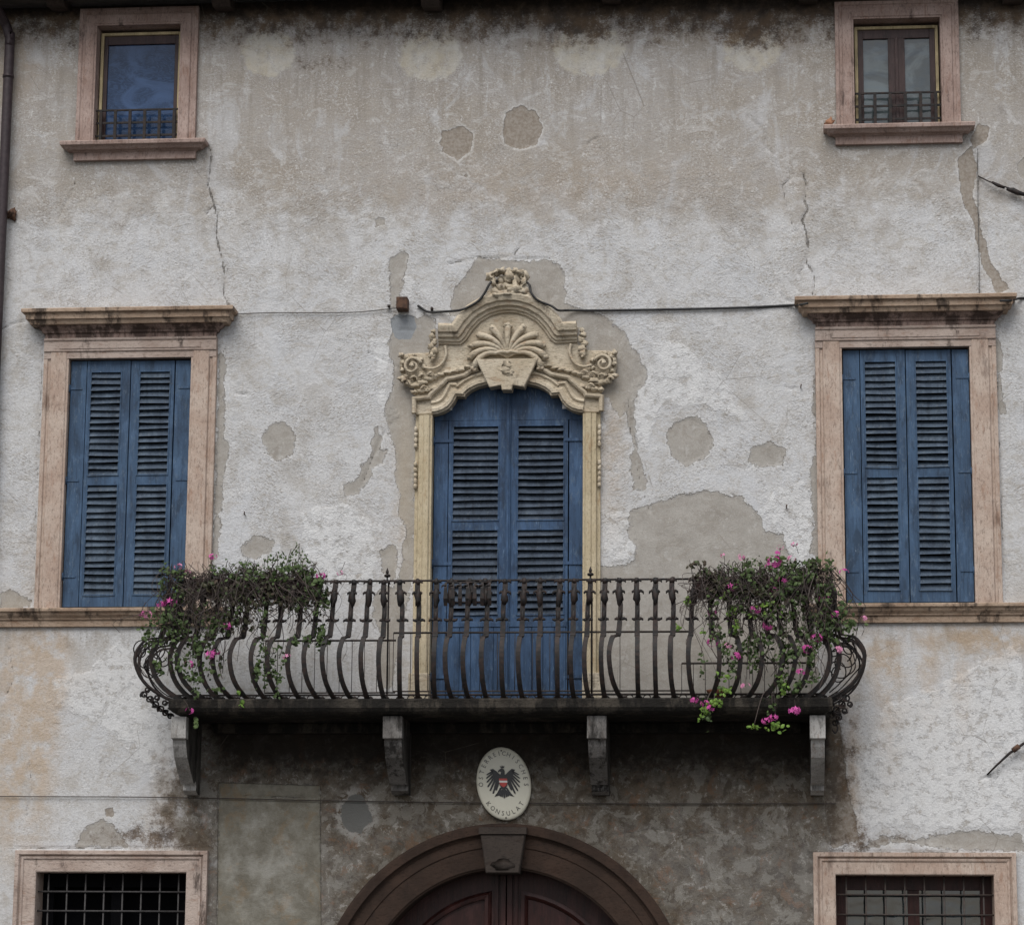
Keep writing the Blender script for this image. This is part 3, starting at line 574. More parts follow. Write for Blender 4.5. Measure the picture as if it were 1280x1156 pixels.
zrailA = (7.21-.135, 7.21-1.205)        # upper louvre panel top, bottom
def mid_window(o, label):
    x0, x1, z0, z1 = o
    win = empty('window', ((x0+x1)/2, 0, z0)); win.parent = house
    m = MB(); jw = .235
    for sx, xa in ((-1, x0), (1, x1)):
        path = [(xa, z0-.012), (xa, z1+.075)] if sx < 0 else [(xa, z1+.075), (xa, z0-.012)]
        m.sweep(path, [(jw, -.02), (jw, .040), (jw-.035, .044), (jw-.042, .030), (jw-.062, .030), (jw-.07, .052), (.024, .052), (.017, .042), (0, .040), (0, -.22)])
    m.build('stone_jamb', PINK, win, .003)
    m = MB()
    m.shelf(x0-jw+.002, x1+jw-.002, [(z1-.001, .046), (z1+.062, .046), (z1+.064, .060), (z1+.155, .060), (z1+.165, .072), (z1+.185, .075)], .22, ends=False)
    m.box(x0-.09, x1+.09, -.0665, -.05, z1+.085, z1+.140)
    m.build('lintel', PINKH, win, .003)
    m = MB(); m.shelf(x0-jw+.01, x1+jw-.01, [(z1+.186, .060), (z1+.225, .064), (z1+.232, .082), (z1+.250, .088), (z1+.272, .115), (z1+.292, .135)], .02); m.build('frieze', FRIEZE, win, .003)
    m = MB()
    m.shelf(x0-jw-.105, x1+jw+.105, [(z1+.2925, .165), (z1+.330, .180), (z1+.336, .20), (z1+.385, .205), (z1+.395, .235), (z1+.425, .238), (z1+.430, .230)], .02)
    m.build('cornice', BUFF, win, .003)
    xm = (x0+x1)/2; p1 = (z1-.98-.02, z1-.085); 
    zmid = z1-1.10
    pan = [(z0+.105, zmid-.055), (zmid+.02, z1-.11)]
    for a, b, s in ((x0+.006, xm-.004, -1), (xm+.004, x1-.006, 1)):
        sh = shutter_leaf(a, b, z0+.004, z1-.012-(.006 if s > 0 else 0), .012, .155, s, pan, None)
        sh.build('shutter', [BLUE, SLAT, DARK], win, .002)
    for s, xa in ((-1, x0), (1, x1)):
        for zz in (z1-.27, zmid-.02, z0+.28):
            h = MB(); h.tube([(xa-s*.004, .004, zz-.035), (xa-s*.004, .004, zz+.035)], .009, 8); h.box(min(xa, xa-s*.12), max(xa, xa-s*.12), .0085, .0125, zz-.009, zz+.009)
            h.build('hinge', BLUE, win)
    tag(win, label)
    return win
mid_window(OML, 'tall window with closed blue louvred shutters, left of the balcony')
mid_window(OMR, 'tall window with closed blue louvred shutters, right of the balcony')

def upper_window(o, zc, leafs, gl, label):
    x0, x1, z0, z1 = o; win = empty('window', ((x0+x1)/2, 0, z0), label); win.parent = house
    m = framewin(win, (x0, x1, z0-.01, z1), .168, .055, PINKU)
    m.build('stone_surround', PINKU, win, .003)
    m = MB(); m.shelf(x0-.178, x1+.178, [(z0-.165, .045), (z0-.095, .045), (z0-.088, .060), (z0-.080, .062), (z0-.078, .10), (z0-.05, .125), (z0-.045, .15), (z0-.012, .155), (z0-.003, .145)], .16)
    m.build('sill', PINKU, win, .004)
    # yellow trim and joinery set back in the reveal
    y = .10; m = MB(); t = .027
    m.box(x0+.012, x0+.012+t, y-.02, y+.05, z0, z1-.03); m.box(x1-.012-t, x1-.012, y-.02, y+.05, z0, z1-.03); m.box(x0+.012+t, x1-.012-t, y-.02, y+.05, z1-.03-t, z1-.03)
    m.build('trim', TRIM, win, .002)
    a0, a1 = x0+.012+t, x1-.012-t; zt = z1-.03-t; m = MB()
    fr = .038 if leafs == 1 else .05
    m.box(a0, a0+fr, y, y+.05, z0, zt); m.box(a1-fr, a1, y, y+.05, z0, zt); m.box(a0+fr, a1-fr, y, y+.05, zt-.085, zt); m.box(a0+fr, a1-fr, y, y+.05, z0, z0+.07)
    if leafs == 2: c = (a0+a1)/2; m.box(c-.075, c+.075, y-.004, y+.05, z0+.07, zt-.085); m.box(c-.014, c+.014, y-.018, y-.003, z0+.07, zt-.085)
    m.build('casement', BRWOOD, win, .003)
    cells = [(a0+fr, a1-fr)] if leafs == 1 else [(a0+fr, c-.075), (c+.075, a1-fr)]
    for q in cells: m = MB(); m.box(q[0], q[1], y+.022, y+.028, z0+.07, zt-.085); m.build('pane', gl, win)
    m = MB(); m.box(x0-.024, x0-.004, .02, .3, z0-.05, z1); m.box(x1+.004, x1+.024, .02, .3, z0-.05, z1); m.box(x0, x1, .02, .4, z1+.004, z1+.024); m.box(x0, x1, .0, .4, z0-.04, z0-.004)
    m.build('reveal', PINKU, win)
    # little rail
    g = MB(); hz_ = .345; yy = .035
    g.box(x0+.002, x1-.002, yy-.009, yy+.009, z0+hz_-.016, z0+hz_)
    for k, zz in enumerate((.215, .09)): g.box(x0+.002, x1-.002, yy-.006, yy+.006, z0+zz-.010, z0+zz+.010)
    nb = 6; 
    for i in range(nb):
        x = x0+(x1-x0)*(i+.35)/(nb-.3); g.box(x-.014, x+.014, yy-.018, yy-.005, z0-.002, z0+hz_-.016)
    g.build('window_rail', IRON, win, .001)
    return win
upper_window(OUL, 0, 1, GLASSB, 'small upper window with a single blue-tinted pane, top left')
upper_window(OUR, 0, 2, GLASSG, 'small upper window with two casements, top right')

def lower_window(o, mat, wood_, label):
    x0, x1, z0, z1 = o; win = empty('window', ((x0+x1)/2, 0, z0), label); win.parent = house
    m = MB(); jw = .19
    m.sweep([(x0, z0), (x0, z1), (x1, z1), (x1, z0)], [(jw, -.02), (jw, .060), (jw-.035, .062), (jw-.05, .035), (jw-.058, .050), (jw-.075, .046), (jw-.08, .036), (.01, .036), (0, .03), (0, -.25)])
    m.build('stone_surround', mat, win, .003)
    m = MB(); m.shelf(x0-.22, x1+.22, [(z0-.14, .05), (z0-.04, .09), (z0, .09)], .2); m.build('sill', mat, win, .004)
    g = MB(); yy = .06; n = 8
    for i in range(n):
        x = x0+(x1-x0)*(i+.55)/(n+.05); g.tube([(x, yy, z0), (x, yy, z1)], .008, 6)
    k = z1-.165
    while k > z0+.05:
        g.tube([(x0, yy-.012, k), (x1, yy-.012, k)], .0085, 6); k -= .168
    g.build('grille', GRID if not wood_ else IRONT, win)
    m = MB(); y = .22; c = (x0+x1)/2
    for a, b, zz0, zz1 in ((x0, x0+.10, z0, z1), (x1-.10, x1, z0, z1), (x0+.10, x1-.10, z1-.12, z1), (c-.05, c+.05, z0, z1-.12)): m.box(a, b, y, y+.05, zz0, zz1)
    m.build('casement', REDWOOD if wood_ else DARK, win, .003)
    for a, b in () if not wood_ else ((x0+.10, c-.05), (c+.05, x1-.10)): m = MB(); m.box(a, b, y+.02, y+.026, z0, z1-.12); m.build('pane', GLASSD, win)
    m = MB(); m.box(x0-.024, x0-.004, .03, .4, z0, z1); m.box(x1+.004, x1+.024, .03, .4, z0, z1); m.box(x0, x1, .03, .415, z1+.004, z1+.024); m.build('reveal', BRWOOD, win)
lower_window(OLL, PINKH, False, 'barred ground-floor window with dark opening, lower left')
lower_window(OLR, PINK, True, 'barred ground-floor window with red-brown casement, lower right')

# ------------------------------------------------------------------ string course
zs0 = 7.21-2.458; zs1 = 7.21-2.297
for a, b in ((-9, W(272, 770)[0]), (W(1016, 770)[0], 9)):
    m = MB(); m.shelf(a, b, [(zs0, .035), (zs0+.055, .037), (zs0+.062, .055), (zs0+.075, .058), (zs0+.10, .085), (zs0+.125, .095), (zs0+.130, .115), (zs1-.004, .118), (zs1, .110)], .02)
    m.build('string_course', BUFF, house, .004)

# ------------------------------------------------------------------ eaves
ev = empty('eaves', (0, 0, ZT)); ev.parent = house
m = MB(); zb = zrow(-8); 
m.prism_x([(.4, ZT+.07), (-.33, ZT-.02), (-.33, ZT+.04), (.4, ZT+.13)], -9.4, 9.4); m.build('soffit', EAVE, ev)
m = MB(); m.prism_x([(8.5, ZT+1.9), (-.38, ZT+.05), (-.38, ZT+.12), (8.5, ZT+1.97)], -9.5, 9.5); m.build('roof_tiles', flat('old_roof_tile', (.22, .12, .08), .9), ev)
for px in (-420, -170, 78, 283, 542, 765, 1010, 1265, 1500, 1740):
    x = W(px, 8)[0]; zb_ = W(px, 15 if px < 600 else 6)[1]; m = MB()
    m.prism_x([(.02, zb_), (-.22, zb_-.03), (-.29, zb_+.01), (-.29, zb_+.08), (.02, zb_+.20)], x-.085, x+.085); m.build('rafter', EAVE, ev, .006)
m = MB(); m.tube([(-9.5, -.43, ZT+.03), (9.5, -.43, ZT+.03)], .075, 10); m.build('gutter', PIPE, ev)

# ------------------------------------------------------------------ balcony door surround
door = empty('balcony_door', (0, 0, ZSL), 'tall blue louvred door behind the balcony in a carved baroque stone surround'); door.parent = house
XC0 = W(629+4.7, 480)[0]*0     # axis of the pediment
def PW(cx, cy, p=.08):          # detail-crop pixel -> world (x,z), kept on the left half
    return W(470+cx/3.729, 310+cy/3.729, p)
AX = PW(614, 500)[0]
def mir(pts): return [(2*AX-x, z) for x, z in reversed(pts)]
inner = [PW(*q) for q in ((262,774),(285,771),(312,762),(340,745),(362,718),(376,690),(412,692),(418,680),(440,662),(475,645),(520,634),(570,628))]
xl = inner[0][0]; dz0 = ZSL
jl = [(xl, dz0)]+inner+[(AX, PW(614, 626)[1])]
full = jl+mir(jl[:-1])
m = MB()
k0 = len(inner)
m.sweep(full[1:-1], [(.125, .0), (.125, .075), (.100, .092), (.082, .072), (.060, .076), (.048, .098), (.020, .098), (.010, .080), (0, .075), (0, -.13)])
m.build('arched_head', CREAM, door, .002)
for sx, xx in ((-1, xl), (1, 2*AX-xl)):
    m = MB(); zt_ = inner[0][1]-.003; zp = W(640, 842)[1]
    path = [(xx, zp), (xx, zt_)] if sx < 0 else [(xx, zt_), (xx, zp)]
    m.sweep(path, [(.155, 0), (.155, .030), (.128, .036), (.118, .070), (.080, .072), (.072, .086), (.028, .086), (.015, .068), (0, .066), (0, -.13)])
    m.build('jamb', OCHRE, door, .002)
    m = MB(); a, b = sorted((xx, xx+sx*.18)); m.box(a, b, -.095, .13, dz0, zp-.002); m.build('plinth_block', CREAM, door, .006)
    # bell-flower drops down the side of the jamb
    m = MB(); z = zt_-.08
    for q in range(9):
        z -= .05; m.blob((xx+sx*.148, -.055, z), (.017, .022, .030), q+sx*20)
        if q == 3: z -= .12; m.build('carved_drop', CREAM, door); m = MB()
    m.build('carved_drop', CREAM, door)
# tympanum slab
left = [PW(*q) for q in ((182,775),(184,700),(180,690),(175,640),(150,628),(120,600),(108,560),(112,500),(150,488),(235,485),(262,480),(290,455),(300,420),(290,375),(375,348),(402,306),(440,272),(500,246),(560,236),(614,232))]
poly = left+mir(left[:-1])
low = [(x_-.012, z_+(.012 if i_ else 0)) for i_, (x_, z_) in enumerate(inner)]+[(AX, PW(614, 616)[1])]
low_full = low+mir(low[:-1]); poly2 = poly+list(reversed(low_full))
m = MB(); m.prism_y(poly2, -.062, .0, 0, .01); m.build('pediment_panel', CREAM, door, .002)
# crowning broken-arch moulding
cr_path = [PW(*q) for q in ((292,448),(395,450),(420,428),(448,385),(485,345),(530,318),(575,304),(614,300))]
cp = cr_path+mir(cr_path[:-1])
m = MB(); m.sweep(cp, [(0, .05), (0, .085), (.018, .09), (.022, .108), (.045, .115), (.055, .142), (.085, .150), (.095, .172), (.135, .185), (.150, .188), (.175, .165), (.180, .05)])
m.build('crown_moulding', CREAM, door, .003)
# lower label moulding with ears over the arch
ear = [PW(*q) for q in ((188,770),(188,713),(255,706),(262,690),(318,640),(335,622),(415,605),(440,588),(480,575))]
for pth in (ear, mir(ear)): m = MB(); m.sweep(pth, [(0, .05), (0, .096), (.015, .11), (.032, .112), (.040, .088), (.045, .05)]); m.build('label_moulding', CREAM, door, .002)
# S-shaped consoles and volutes
def spiral(c, r0, turns, a0, sg, p, rad, m, n=26, shrink=.16):
    pts = []; rr = []
    for i in range(n+1):
        t = i/n; a = a0+sg*turns*2*PI*t; r = r0*(1-t*(1-shrink)); pts.append((c[0]+r*math.cos(a), -p-.02*t, c[1]+r*math.sin(a))); rr.append(rad*(1-.45*t))
    m.tube(pts, rr, 7)
for s in (1, -1):
    def S(cx, cy, p=.09):
        x, z = PW(cx, cy, p); return (x, z) if s > 0 else (2*AX-x, z)
    def S3(cx, cy, p=.09): x, z = S(cx, cy, p); return Vector((x, -p, z))
    m = MB(); c = S(170, 552); spiral(c, .085, 1.5, (PI*.1 if s > 0 else PI*.9), (1 if s > 0 else -1), .10, .017, m)
    m.tube(catmull([S3(222,556,.10), S3(262,562,.095), S3(300,545,.09), S3(326,500,.085), S3(322,455,.08)], 5), .013, 7)
    for k in range(9):
        a = 2*PI*k/9; m.blob((c[0]+.10*math.cos(a), -.080, c[1]+.10*math.sin(a)), (.022, .026, .018), k+s*11, rough=.5)
    m.blob((c[0], -.115, c[1]), (.022, .025, .022), 4)
    m.build('volute', CREAM, door)
    m = MB()      # acanthus leaves below and beside the volute
    for i, (x, y, rx, rz) in enumerate([(130,610,26,16),(155,632,24,14),(185,640,26,12),(215,628,28,14),(245,612,30,14),(275,598,26,12),(180,672,18,10),(210,668,20,12),(240,664,22,11),(272,655,22,12),(118,500,14,12),(120,540,10,20),(300,590,20,10),(330,580,26,9),(365,575,26,8),(395,568,24,8),(430,555,24,8),(455,545,18,8)]):
        m.blob(S3(x, y, .075), (rx/533*1.0, .030, rz/533*1.0), i+s*31, rough=.45)
    for a in ((200,600),(240,592),(160,610),(210,655),(120,625)):
        q = S3(*a, .10); m.tube(catmull([q, q+Vector((s*.025, -.012, .02)), q+Vector((s*.055, -.004, .012)), q+Vector((s*.06, 0, -.012))], 4), [.012]*6+[.006]*7, 6)
    m.build('acanthus_leaf', CREAM, door)
    m = MB()      # tassel hanging beside the crown moulding
    for i, (x, y, r) in enumerate([(268,392,11),(262,415,14),(270,438,15),(258,458,14),(268,478,17),(262,500,15),(264,518,9)]): m.blob(S3(x, y, .10), (r/450, .028, r/480), i+s*5, rough=.5)
    m.build('tassel', CREAM, door)
# shell
m = MB(); sc = PW(614, 512)
for i in range(11):
    a = (i-5)*R(17); L = (.36 if i == 5 else .325+.035*math.cos(a)); cv = a*.45; pts = []; rr = []
    for t in range(9):
        u = t/8; ang = a*(.55+.45*u)+0; bend = a*.35*u*u
        x = sc[0]+math.sin(ang+bend)*L*u; z = sc[1]+math.cos(ang+bend*.9)*L*u*(.82)
        pts.append((x, -.085-.035*math.sin(u*PI*.85), z)); rr.append(.010+.024*u**1.1)
    m.tube(pts, rr, 8)
    e = pts[-1]; m.blob((e[0], e[1]-.012, e[2]-.004), (.032, .026, .026), i, rough=.4)
m.blob((sc[0], -.11, sc[1]+.285), (.045, .03, .022), 3, rough=.4)
m.tube([(sc[0]-.28+.56*t/16, -.10-.02*math.sin(PI*t/16), sc[1]+.012+.035*math.sin(PI*t/16)+.006*math.sin(t*2.2)) for t in range(17)], .017, 7)
m.build('shell_ornament', CREAM, door)
# trapezoid shield
tz = [PW(*q, .13) for q in ((466,520),(478,545),(530,652),(583,642),(588,664),(614,664))]
tzp = tz+mir(tz[:-1]); m = MB(); m.prism_y(tzp, -.150, -.02, 0, .008)
for q in range(3): m.blob((AX+random.uniform(-.02, .02), -.147, PW(614, 552+q*20)[1]), (.055, .014, .030), q+50, rough=.3)
m.build('shield', CREAM, door, .003)
# crest
m = MB()
cc = [(540,130,24,20),(560,118,22,14),(590,112,20,14),(618,108,20,10),(650,112,20,14),(676,122,22,16),(695,135,20,20),(548,160,16,18),(690,165,16,18),(580,150,20,22),(655,150,20,22),(617,140,26,22),(617,175,34,26),(585,190,26,22),(650,190,26,22),(550,205,26,20),(685,205,26,20),(617,215,40,18),(530,222,22,14),(712,222,22,14),(565,225,24,12),(668,226,24,12)]
for i, (x, y, rx, rz) in enumerate(cc): q = PW(x, y, .13); m.blob((q[0], -.115-.02*(i % 3), q[1]), (rx/500, .05, rz/500), i, rough=.55)
spiral(PW(548, 140), .035, 1.2, 0, 1, .15, .012, m, 18); spiral(PW(685, 145), .035, 1.2, PI, -1, .15, .012, m, 18)
m.build('crest', CREAM, door)
# shutters of the balcony door
def dz(py): return W(634, py)[1]
yf = .045; x0, x1 = xl+.004, 2*AX-xl-.004; cxm = (x0+x1)/2
for s, a, b in ((-1, x0, cxm-.004), (1, cxm+.004, x1)):
    zt_ = dz(532); pan = [(dz(652)-.0, dz(528)), (dz(768), dz(660))]
    pl = .135
    m = shutter_leaf(a, b, dz0+.01, dz(524), yf, pl, s, [(dz(768), dz(660)), (dz(650), dz(530))], None)
    # curved head board
    head = [(px_, pz_) for px_, pz_ in inner]+[(AX, PW(614, 622)[1])]
    hp = [(x0, dz(524)+.001), (x0, inner[0][1])]+[(px_+.001, pz_+.01) for px_, pz_ in head[1:-1]]+[(cxm-.004, head[-1][1]+.01), (cxm-.004, dz(524)+.001)]
    if s > 0: hp = [(2*AX-x_, z_) for x_, z_ in reversed(hp)]
    m.prism_y(hp, yf+.001, yf+.037, 0)
    # lower boarded panel
    lx0, lx1 = (a+pl, b) if s < 0 else (a, b-pl); n = 5; wv = (lx1-lx0-.03)/n
    for i in range(n):
        m.box(lx0+.015+i*wv+.002, lx0+.015+(i+1)*wv-.002, yf-.008-random.uniform(0, .003), yf+.01, dz0+.03, dz(783))
    m.box(lx0+.01, lx1-.01, yf-.016, yf-.0005, dz(783)+.002, dz(776))
    m.build('shutter', [BLUEC, SLATC, DARK], door, .002)
    for zz in (dz(549), dz(703), dz(845)):
        xa = x0 if s < 0 else x1
        h = MB(); h.box(min(xa, xa-s*.17), max(xa, xa-s*.17), yf-.008, yf+.003, zz-.014, zz+.014); h.tube([(xa, yf-.004, zz-.04), (xa, yf-.004, zz+.04)], .010, 8); h.build('hinge', BLUEC, door)
m = MB(); m.box(cxm-.022, cxm+.022, yf-.022, yf-.001, dz0+.01, dz(486)); m.box(cxm-.010, cxm+.010, yf-.034, yf-.0225, dz0+.01, dz(486)); m.build('astragal', BLUEC, door, .003)

# ------------------------------------------------------------------ arched street door
ad = empty('arched_doorway', (ACX, 0, 0), 'dark brown stone arch with keystone over a dark red wooden street door'); ad.parent = house
def arcpts(r, n=48, a0=0, a1=PI): return [(ACX-r*math.cos(a0+(a1-a0)*i/n), ACZ+r*math.sin(a0+(a1-a0)*i/n)) for i in range(n+1)]
m = MB(); wd = AR_O-AR_I
pth = [(ACX-AR_I, 0)]+arcpts(AR_I)+[(ACX+AR_I, 0)]
m.sweep(pth, [(wd, -.02), (wd, .085), (wd-.02, .10), (wd-.085, .105), (wd-.10, .075), (wd-.12, .060), (wd-.20, .058), (wd-.205, .048), (.02, .046), (.01, .035), (0, .03), (0, -.30)])
m.build('arch_surround', BROWNST, ad, .003)
def AP(px, py, p=.12): return W(px, py, p)
m = MB(); kz1 = W(627, 1035)[1]; kz0 = W(627, 1092)[1]; ww = .195
m.prism_y([(ACX-ww, kz1-.06), (ACX-ww*.74, kz0), (ACX+ww*.74, kz0), (ACX+ww, kz1-.06)], -.17, .12, 0, .012)
m.box(ACX-ww-.012, ACX+ww+.012, -.185, .0, kz1-.058, kz1); m.blob((ACX, -.165, kz0+.07), (.12, .03, .05), 3); m.build('keystone', stone('brown_keystone', (.048, .038, .032), (.034, .027, .023), (.016, .013, .012), .5, False, .003), ad, .006)
for s in (-1, 1):
    m = MB(); yb = .24
    half = [(ACX+s*.004, 0), (ACX+s*AR_I, 0)]+[(ACX+s*AR_I*math.cos(a), ACZ+AR_I*math.sin(a)) for a in [PI/2*i/20 for i in range(20)]]+[(ACX+s*.004, ACZ+AR_I)]
    m.prism_y(half, yb, yb+.05)
    ri = AR_I-.20; x_in = .16
    a1 = math.acos(x_in/ri); arc = [(ACX+s*ri*math.cos(a1*i/16), ACZ+ri*math.sin(a1*i/16)) for i in range(17)]
    pl_ = [(ACX+s*x_in, ACZ+.1), (ACX+s*ri, ACZ+.1)]+arc[1:]
    m.sweep(pl_, [(-.03, -.24), (-.03, -.205), (0, -.20), (.02, -.22), (.03, -.24)], closed=True)
    m.box(min(ACX+s*.006, ACX+s*.05), max(ACX+s*.006, ACX+s*.05), yb-.03, yb, 0, ACZ+AR_I)
    m.box(min(ACX+s*.07, ACX+s*.10), max(ACX+s*.07, ACX+s*.10), yb-.02, yb, 0, ACZ+AR_I)
    m.build('door_leaf', REDWOOD, ad, .004)

# ------------------------------------------------------------------ balcony
PS = .80; PR = .74
bal = empty('balcony', (0, 0, ZSL), 'stone-slab balcony with bellied wrought-iron railing and drooping flower boxes'); bal.parent = house
xsl, _ = W(211, 880, PS); xsr, _ = W(1040, 880, PS); ztop = W(630, 872, PS)[1]; zbot = W(630, 891, PS)[1]
ZSL2 = ztop
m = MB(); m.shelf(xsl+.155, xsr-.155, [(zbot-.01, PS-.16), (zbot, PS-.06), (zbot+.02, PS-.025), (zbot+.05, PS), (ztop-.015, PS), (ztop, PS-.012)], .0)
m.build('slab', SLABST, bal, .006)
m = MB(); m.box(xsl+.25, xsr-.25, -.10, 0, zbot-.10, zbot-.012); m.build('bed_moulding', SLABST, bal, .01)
def bracket(pxc, wpx, label=None, blk=BRACK):
    x, _ = W(pxc, 905, .68); w_ = wpx/143/1.03/2; zt_ = zbot-.012
    zbk = W(pxc, 923, .68)[1]; zend = W(pxc+6, 990, .1)[1]
    m = MB(); pr = [(0, zt_), (-.68, zt_), (-.69, zbk), (-.655, zbk-.01), (-.64, zbk-.06), (-.58, zbk-.15), (-.43, zbk-.26), (-.27, zbk-.36), (-.20, zend+.09), (-.17, zend+.05), (-.18, zend+.01), (-.10, zend-.02), (0, zend-.02)]
    n_ = len(pr); m.add([(x-w_, a, b) for a, b in pr]+[(x+w_, a, b) for a, b in pr], [list(range(n_)), list(range(2*n_-1, n_-1, -1))], 0); m.add([(x-w_, a, b) for a, b in pr]+[(x+w_, a, b) for a, b in pr], [(i, i+n_, (i+1) % n_+n_, (i+1) % n_) for i in range(n_)], 1)
    m.box(x-w_-.008, x+w_+.008, -.705, -.60, zbk+.0, zt_-.001, 1)
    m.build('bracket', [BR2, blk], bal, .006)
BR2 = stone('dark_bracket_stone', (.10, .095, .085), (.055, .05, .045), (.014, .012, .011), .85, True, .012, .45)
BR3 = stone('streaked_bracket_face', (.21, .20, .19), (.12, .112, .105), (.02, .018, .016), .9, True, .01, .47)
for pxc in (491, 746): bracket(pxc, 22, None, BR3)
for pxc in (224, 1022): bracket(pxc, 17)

zrb = W(630, 868, PR)[1]; zrt = W(630, 725, PR)[1]; HR = zrt-zrb
xrl = W(222, 800, PR)[0]; xrr = W(1030, 800, PR)[0]
m = MB(); m.tube([(xrl, -.02, zrt), (xrl, -PR, zrt), (xrr, -PR, zrt), (xrr, -.02, zrt)], .0095, 6); m.build('top_rail', IRON, bal)
m = MB()
for dzz, r in ((0, .009), (-.052, .008)):
    m.tube([(xrl, -.02, zrb+dzz), (xrl, -PR, zrb+dzz), (xrr, -PR, zrb+dzz), (xrr, -.02, zrb+dzz)], r, 6)
m.build('bottom_rail', IRON, bal)
PROF = [(0, .0), (.022, .045), (.06, .085), (.12, .13), (.20, .165), (.30, .185), (.38, .185), (.45, .165), (.505, .135), (.52, .085), (.56, .075), (.66, .06), (.78, .052), (.90, .045), (1.0, .03)]
def hook(m, p, d, size, up=1, r=.0075):
    d = Vector(d).normalized(); zv = Vector((0, 0, 1))*up
    m.tube(catmull([p, p+d*size*.55+zv*size*.15, p+d*size-zv*size*.15, p+d*size*1.1-zv*size*.6], 3), [r*1.3]*4+[r]*3+[r*.55]*3, 5)
def baluster(x, y, dirv, amp, wdir, orn=True, seed=0, post=False, wsc=1.0):
    rnd = random.Random(seed); m = MB(); d = Vector(dirv).normalized(); pts = []
    jx = rnd.uniform(-.006, .006); j1 = rnd.uniform(-.012, .012); j2 = rnd.uniform(-.018, .018)
    for h, o in PROF:
        oo = o*amp if not post else 0
        jg = j1 if .51 < h < .84 else (j2 if h >= .84 else 0)
        pts.append(Vector((x, y, zrb-.045+h*(HR+.045)))+d*oo+Vector((jx*math.sin(h*3), 0, 0))+Vector(wdir).normalized()*jg)
    wv = [.040]*9+[.046, .044, .040, .040, .044, .044]
    wv = [q_*wsc for q_ in wv]
    if post: wv = [.030]*15
    m.strap(catmull_keep(pts), [wv[min(14, int(i/ (len(catmull_keep(pts))-1)*14))] for i in range(len(catmull_keep(pts)))], .015, wdir)
    wd = Vector(wdir).normalized()
    def at(h):
        i = max(k for k in range(len(PROF)) if PROF[k][0] <= h+1e-6); j = min(i+1, len(PROF)-1)
        t = 0 if j == i else (h-PROF[i][0])/(PROF[j][0]-PROF[i][0]); return pts[i].lerp(pts[j], t)
    if orn:
        c = at(.66)      # collar leaves
        for sgn in (-1, 1): hook(m, c+wd*sgn*.012, wd*sgn, .034*rnd.uniform(.6, 1.3), rnd.choice((.6, .6, -.6)), .012)
        m.blob(c+Vector((0, 0, .03)), (.020, .016, .05), seed, rough=.2, n=5)
        c = at(.86); k = rnd.random()
        m.blob(c+Vector((0, -.012, -.01)), (.031, .028, .078), seed+3, rough=.25, n=6)
        for sgn in (-1, 1):
            if k > .2 or sgn > 0: hook(m, c+wd*sgn*.012+Vector((0, -.01, .03)), wd*sgn, .032*rnd.uniform(.6, 1.3), .9, .011)
        c = at(.985)
        for sgn in (-1, 1):
            if k < .85 or sgn < 0: hook(m, c+wd*sgn*.010, wd*sgn, .030*rnd.uniform(.6, 1.3), .8, .011)
        m.blob(c+Vector((0, -.006, .0)), (.024, .018, .028), seed+7, rough=.3, n=5)
        hook(m, pts[0]+Vector((0, -.01, .02)), wd, .030, 1); hook(m, pts[0]+Vector((0, -.01, .02)), -wd, .030, 1)
    return m
def catmull_keep(pts): return catmull(pts, 2)
front_px = [230,244,259,275,294,313,334,355,377,400,421,441,462,503,525,546,566,587,609,631,654,676,698,718,756,776,798,820,842,866,889,912,934,952,970,988,1005,1020]
for i, px in enumerate(front_px):
    x = W(px, 725, PR)[0]
    if px < 480: u = -(.14+.72*((480-px)/250))
    elif px > 870: u = .25+.65*((px-870)/150)**.8
    else: u = random.uniform(-.18, .12)-.05
    if px == 776: u = -.34
    if px in (441, 400): u -= .12
    ang = u; d = Vector((math.sin(u*1.35), -math.cos(u*1.35), 0)); amp = (1+.5*abs(u))*random.uniform(.82, 1.15); u += random.uniform(-.08, .08)
    xx_ = x-(d.x*.05)
    m = baluster(xx_, -PR, d, amp, (1, 0, 0) if abs(u) < .7 else (.9, -.4*math.copysign(1, u), 0), True, i*3+1)
    m.build('baluster', IRON, bal)
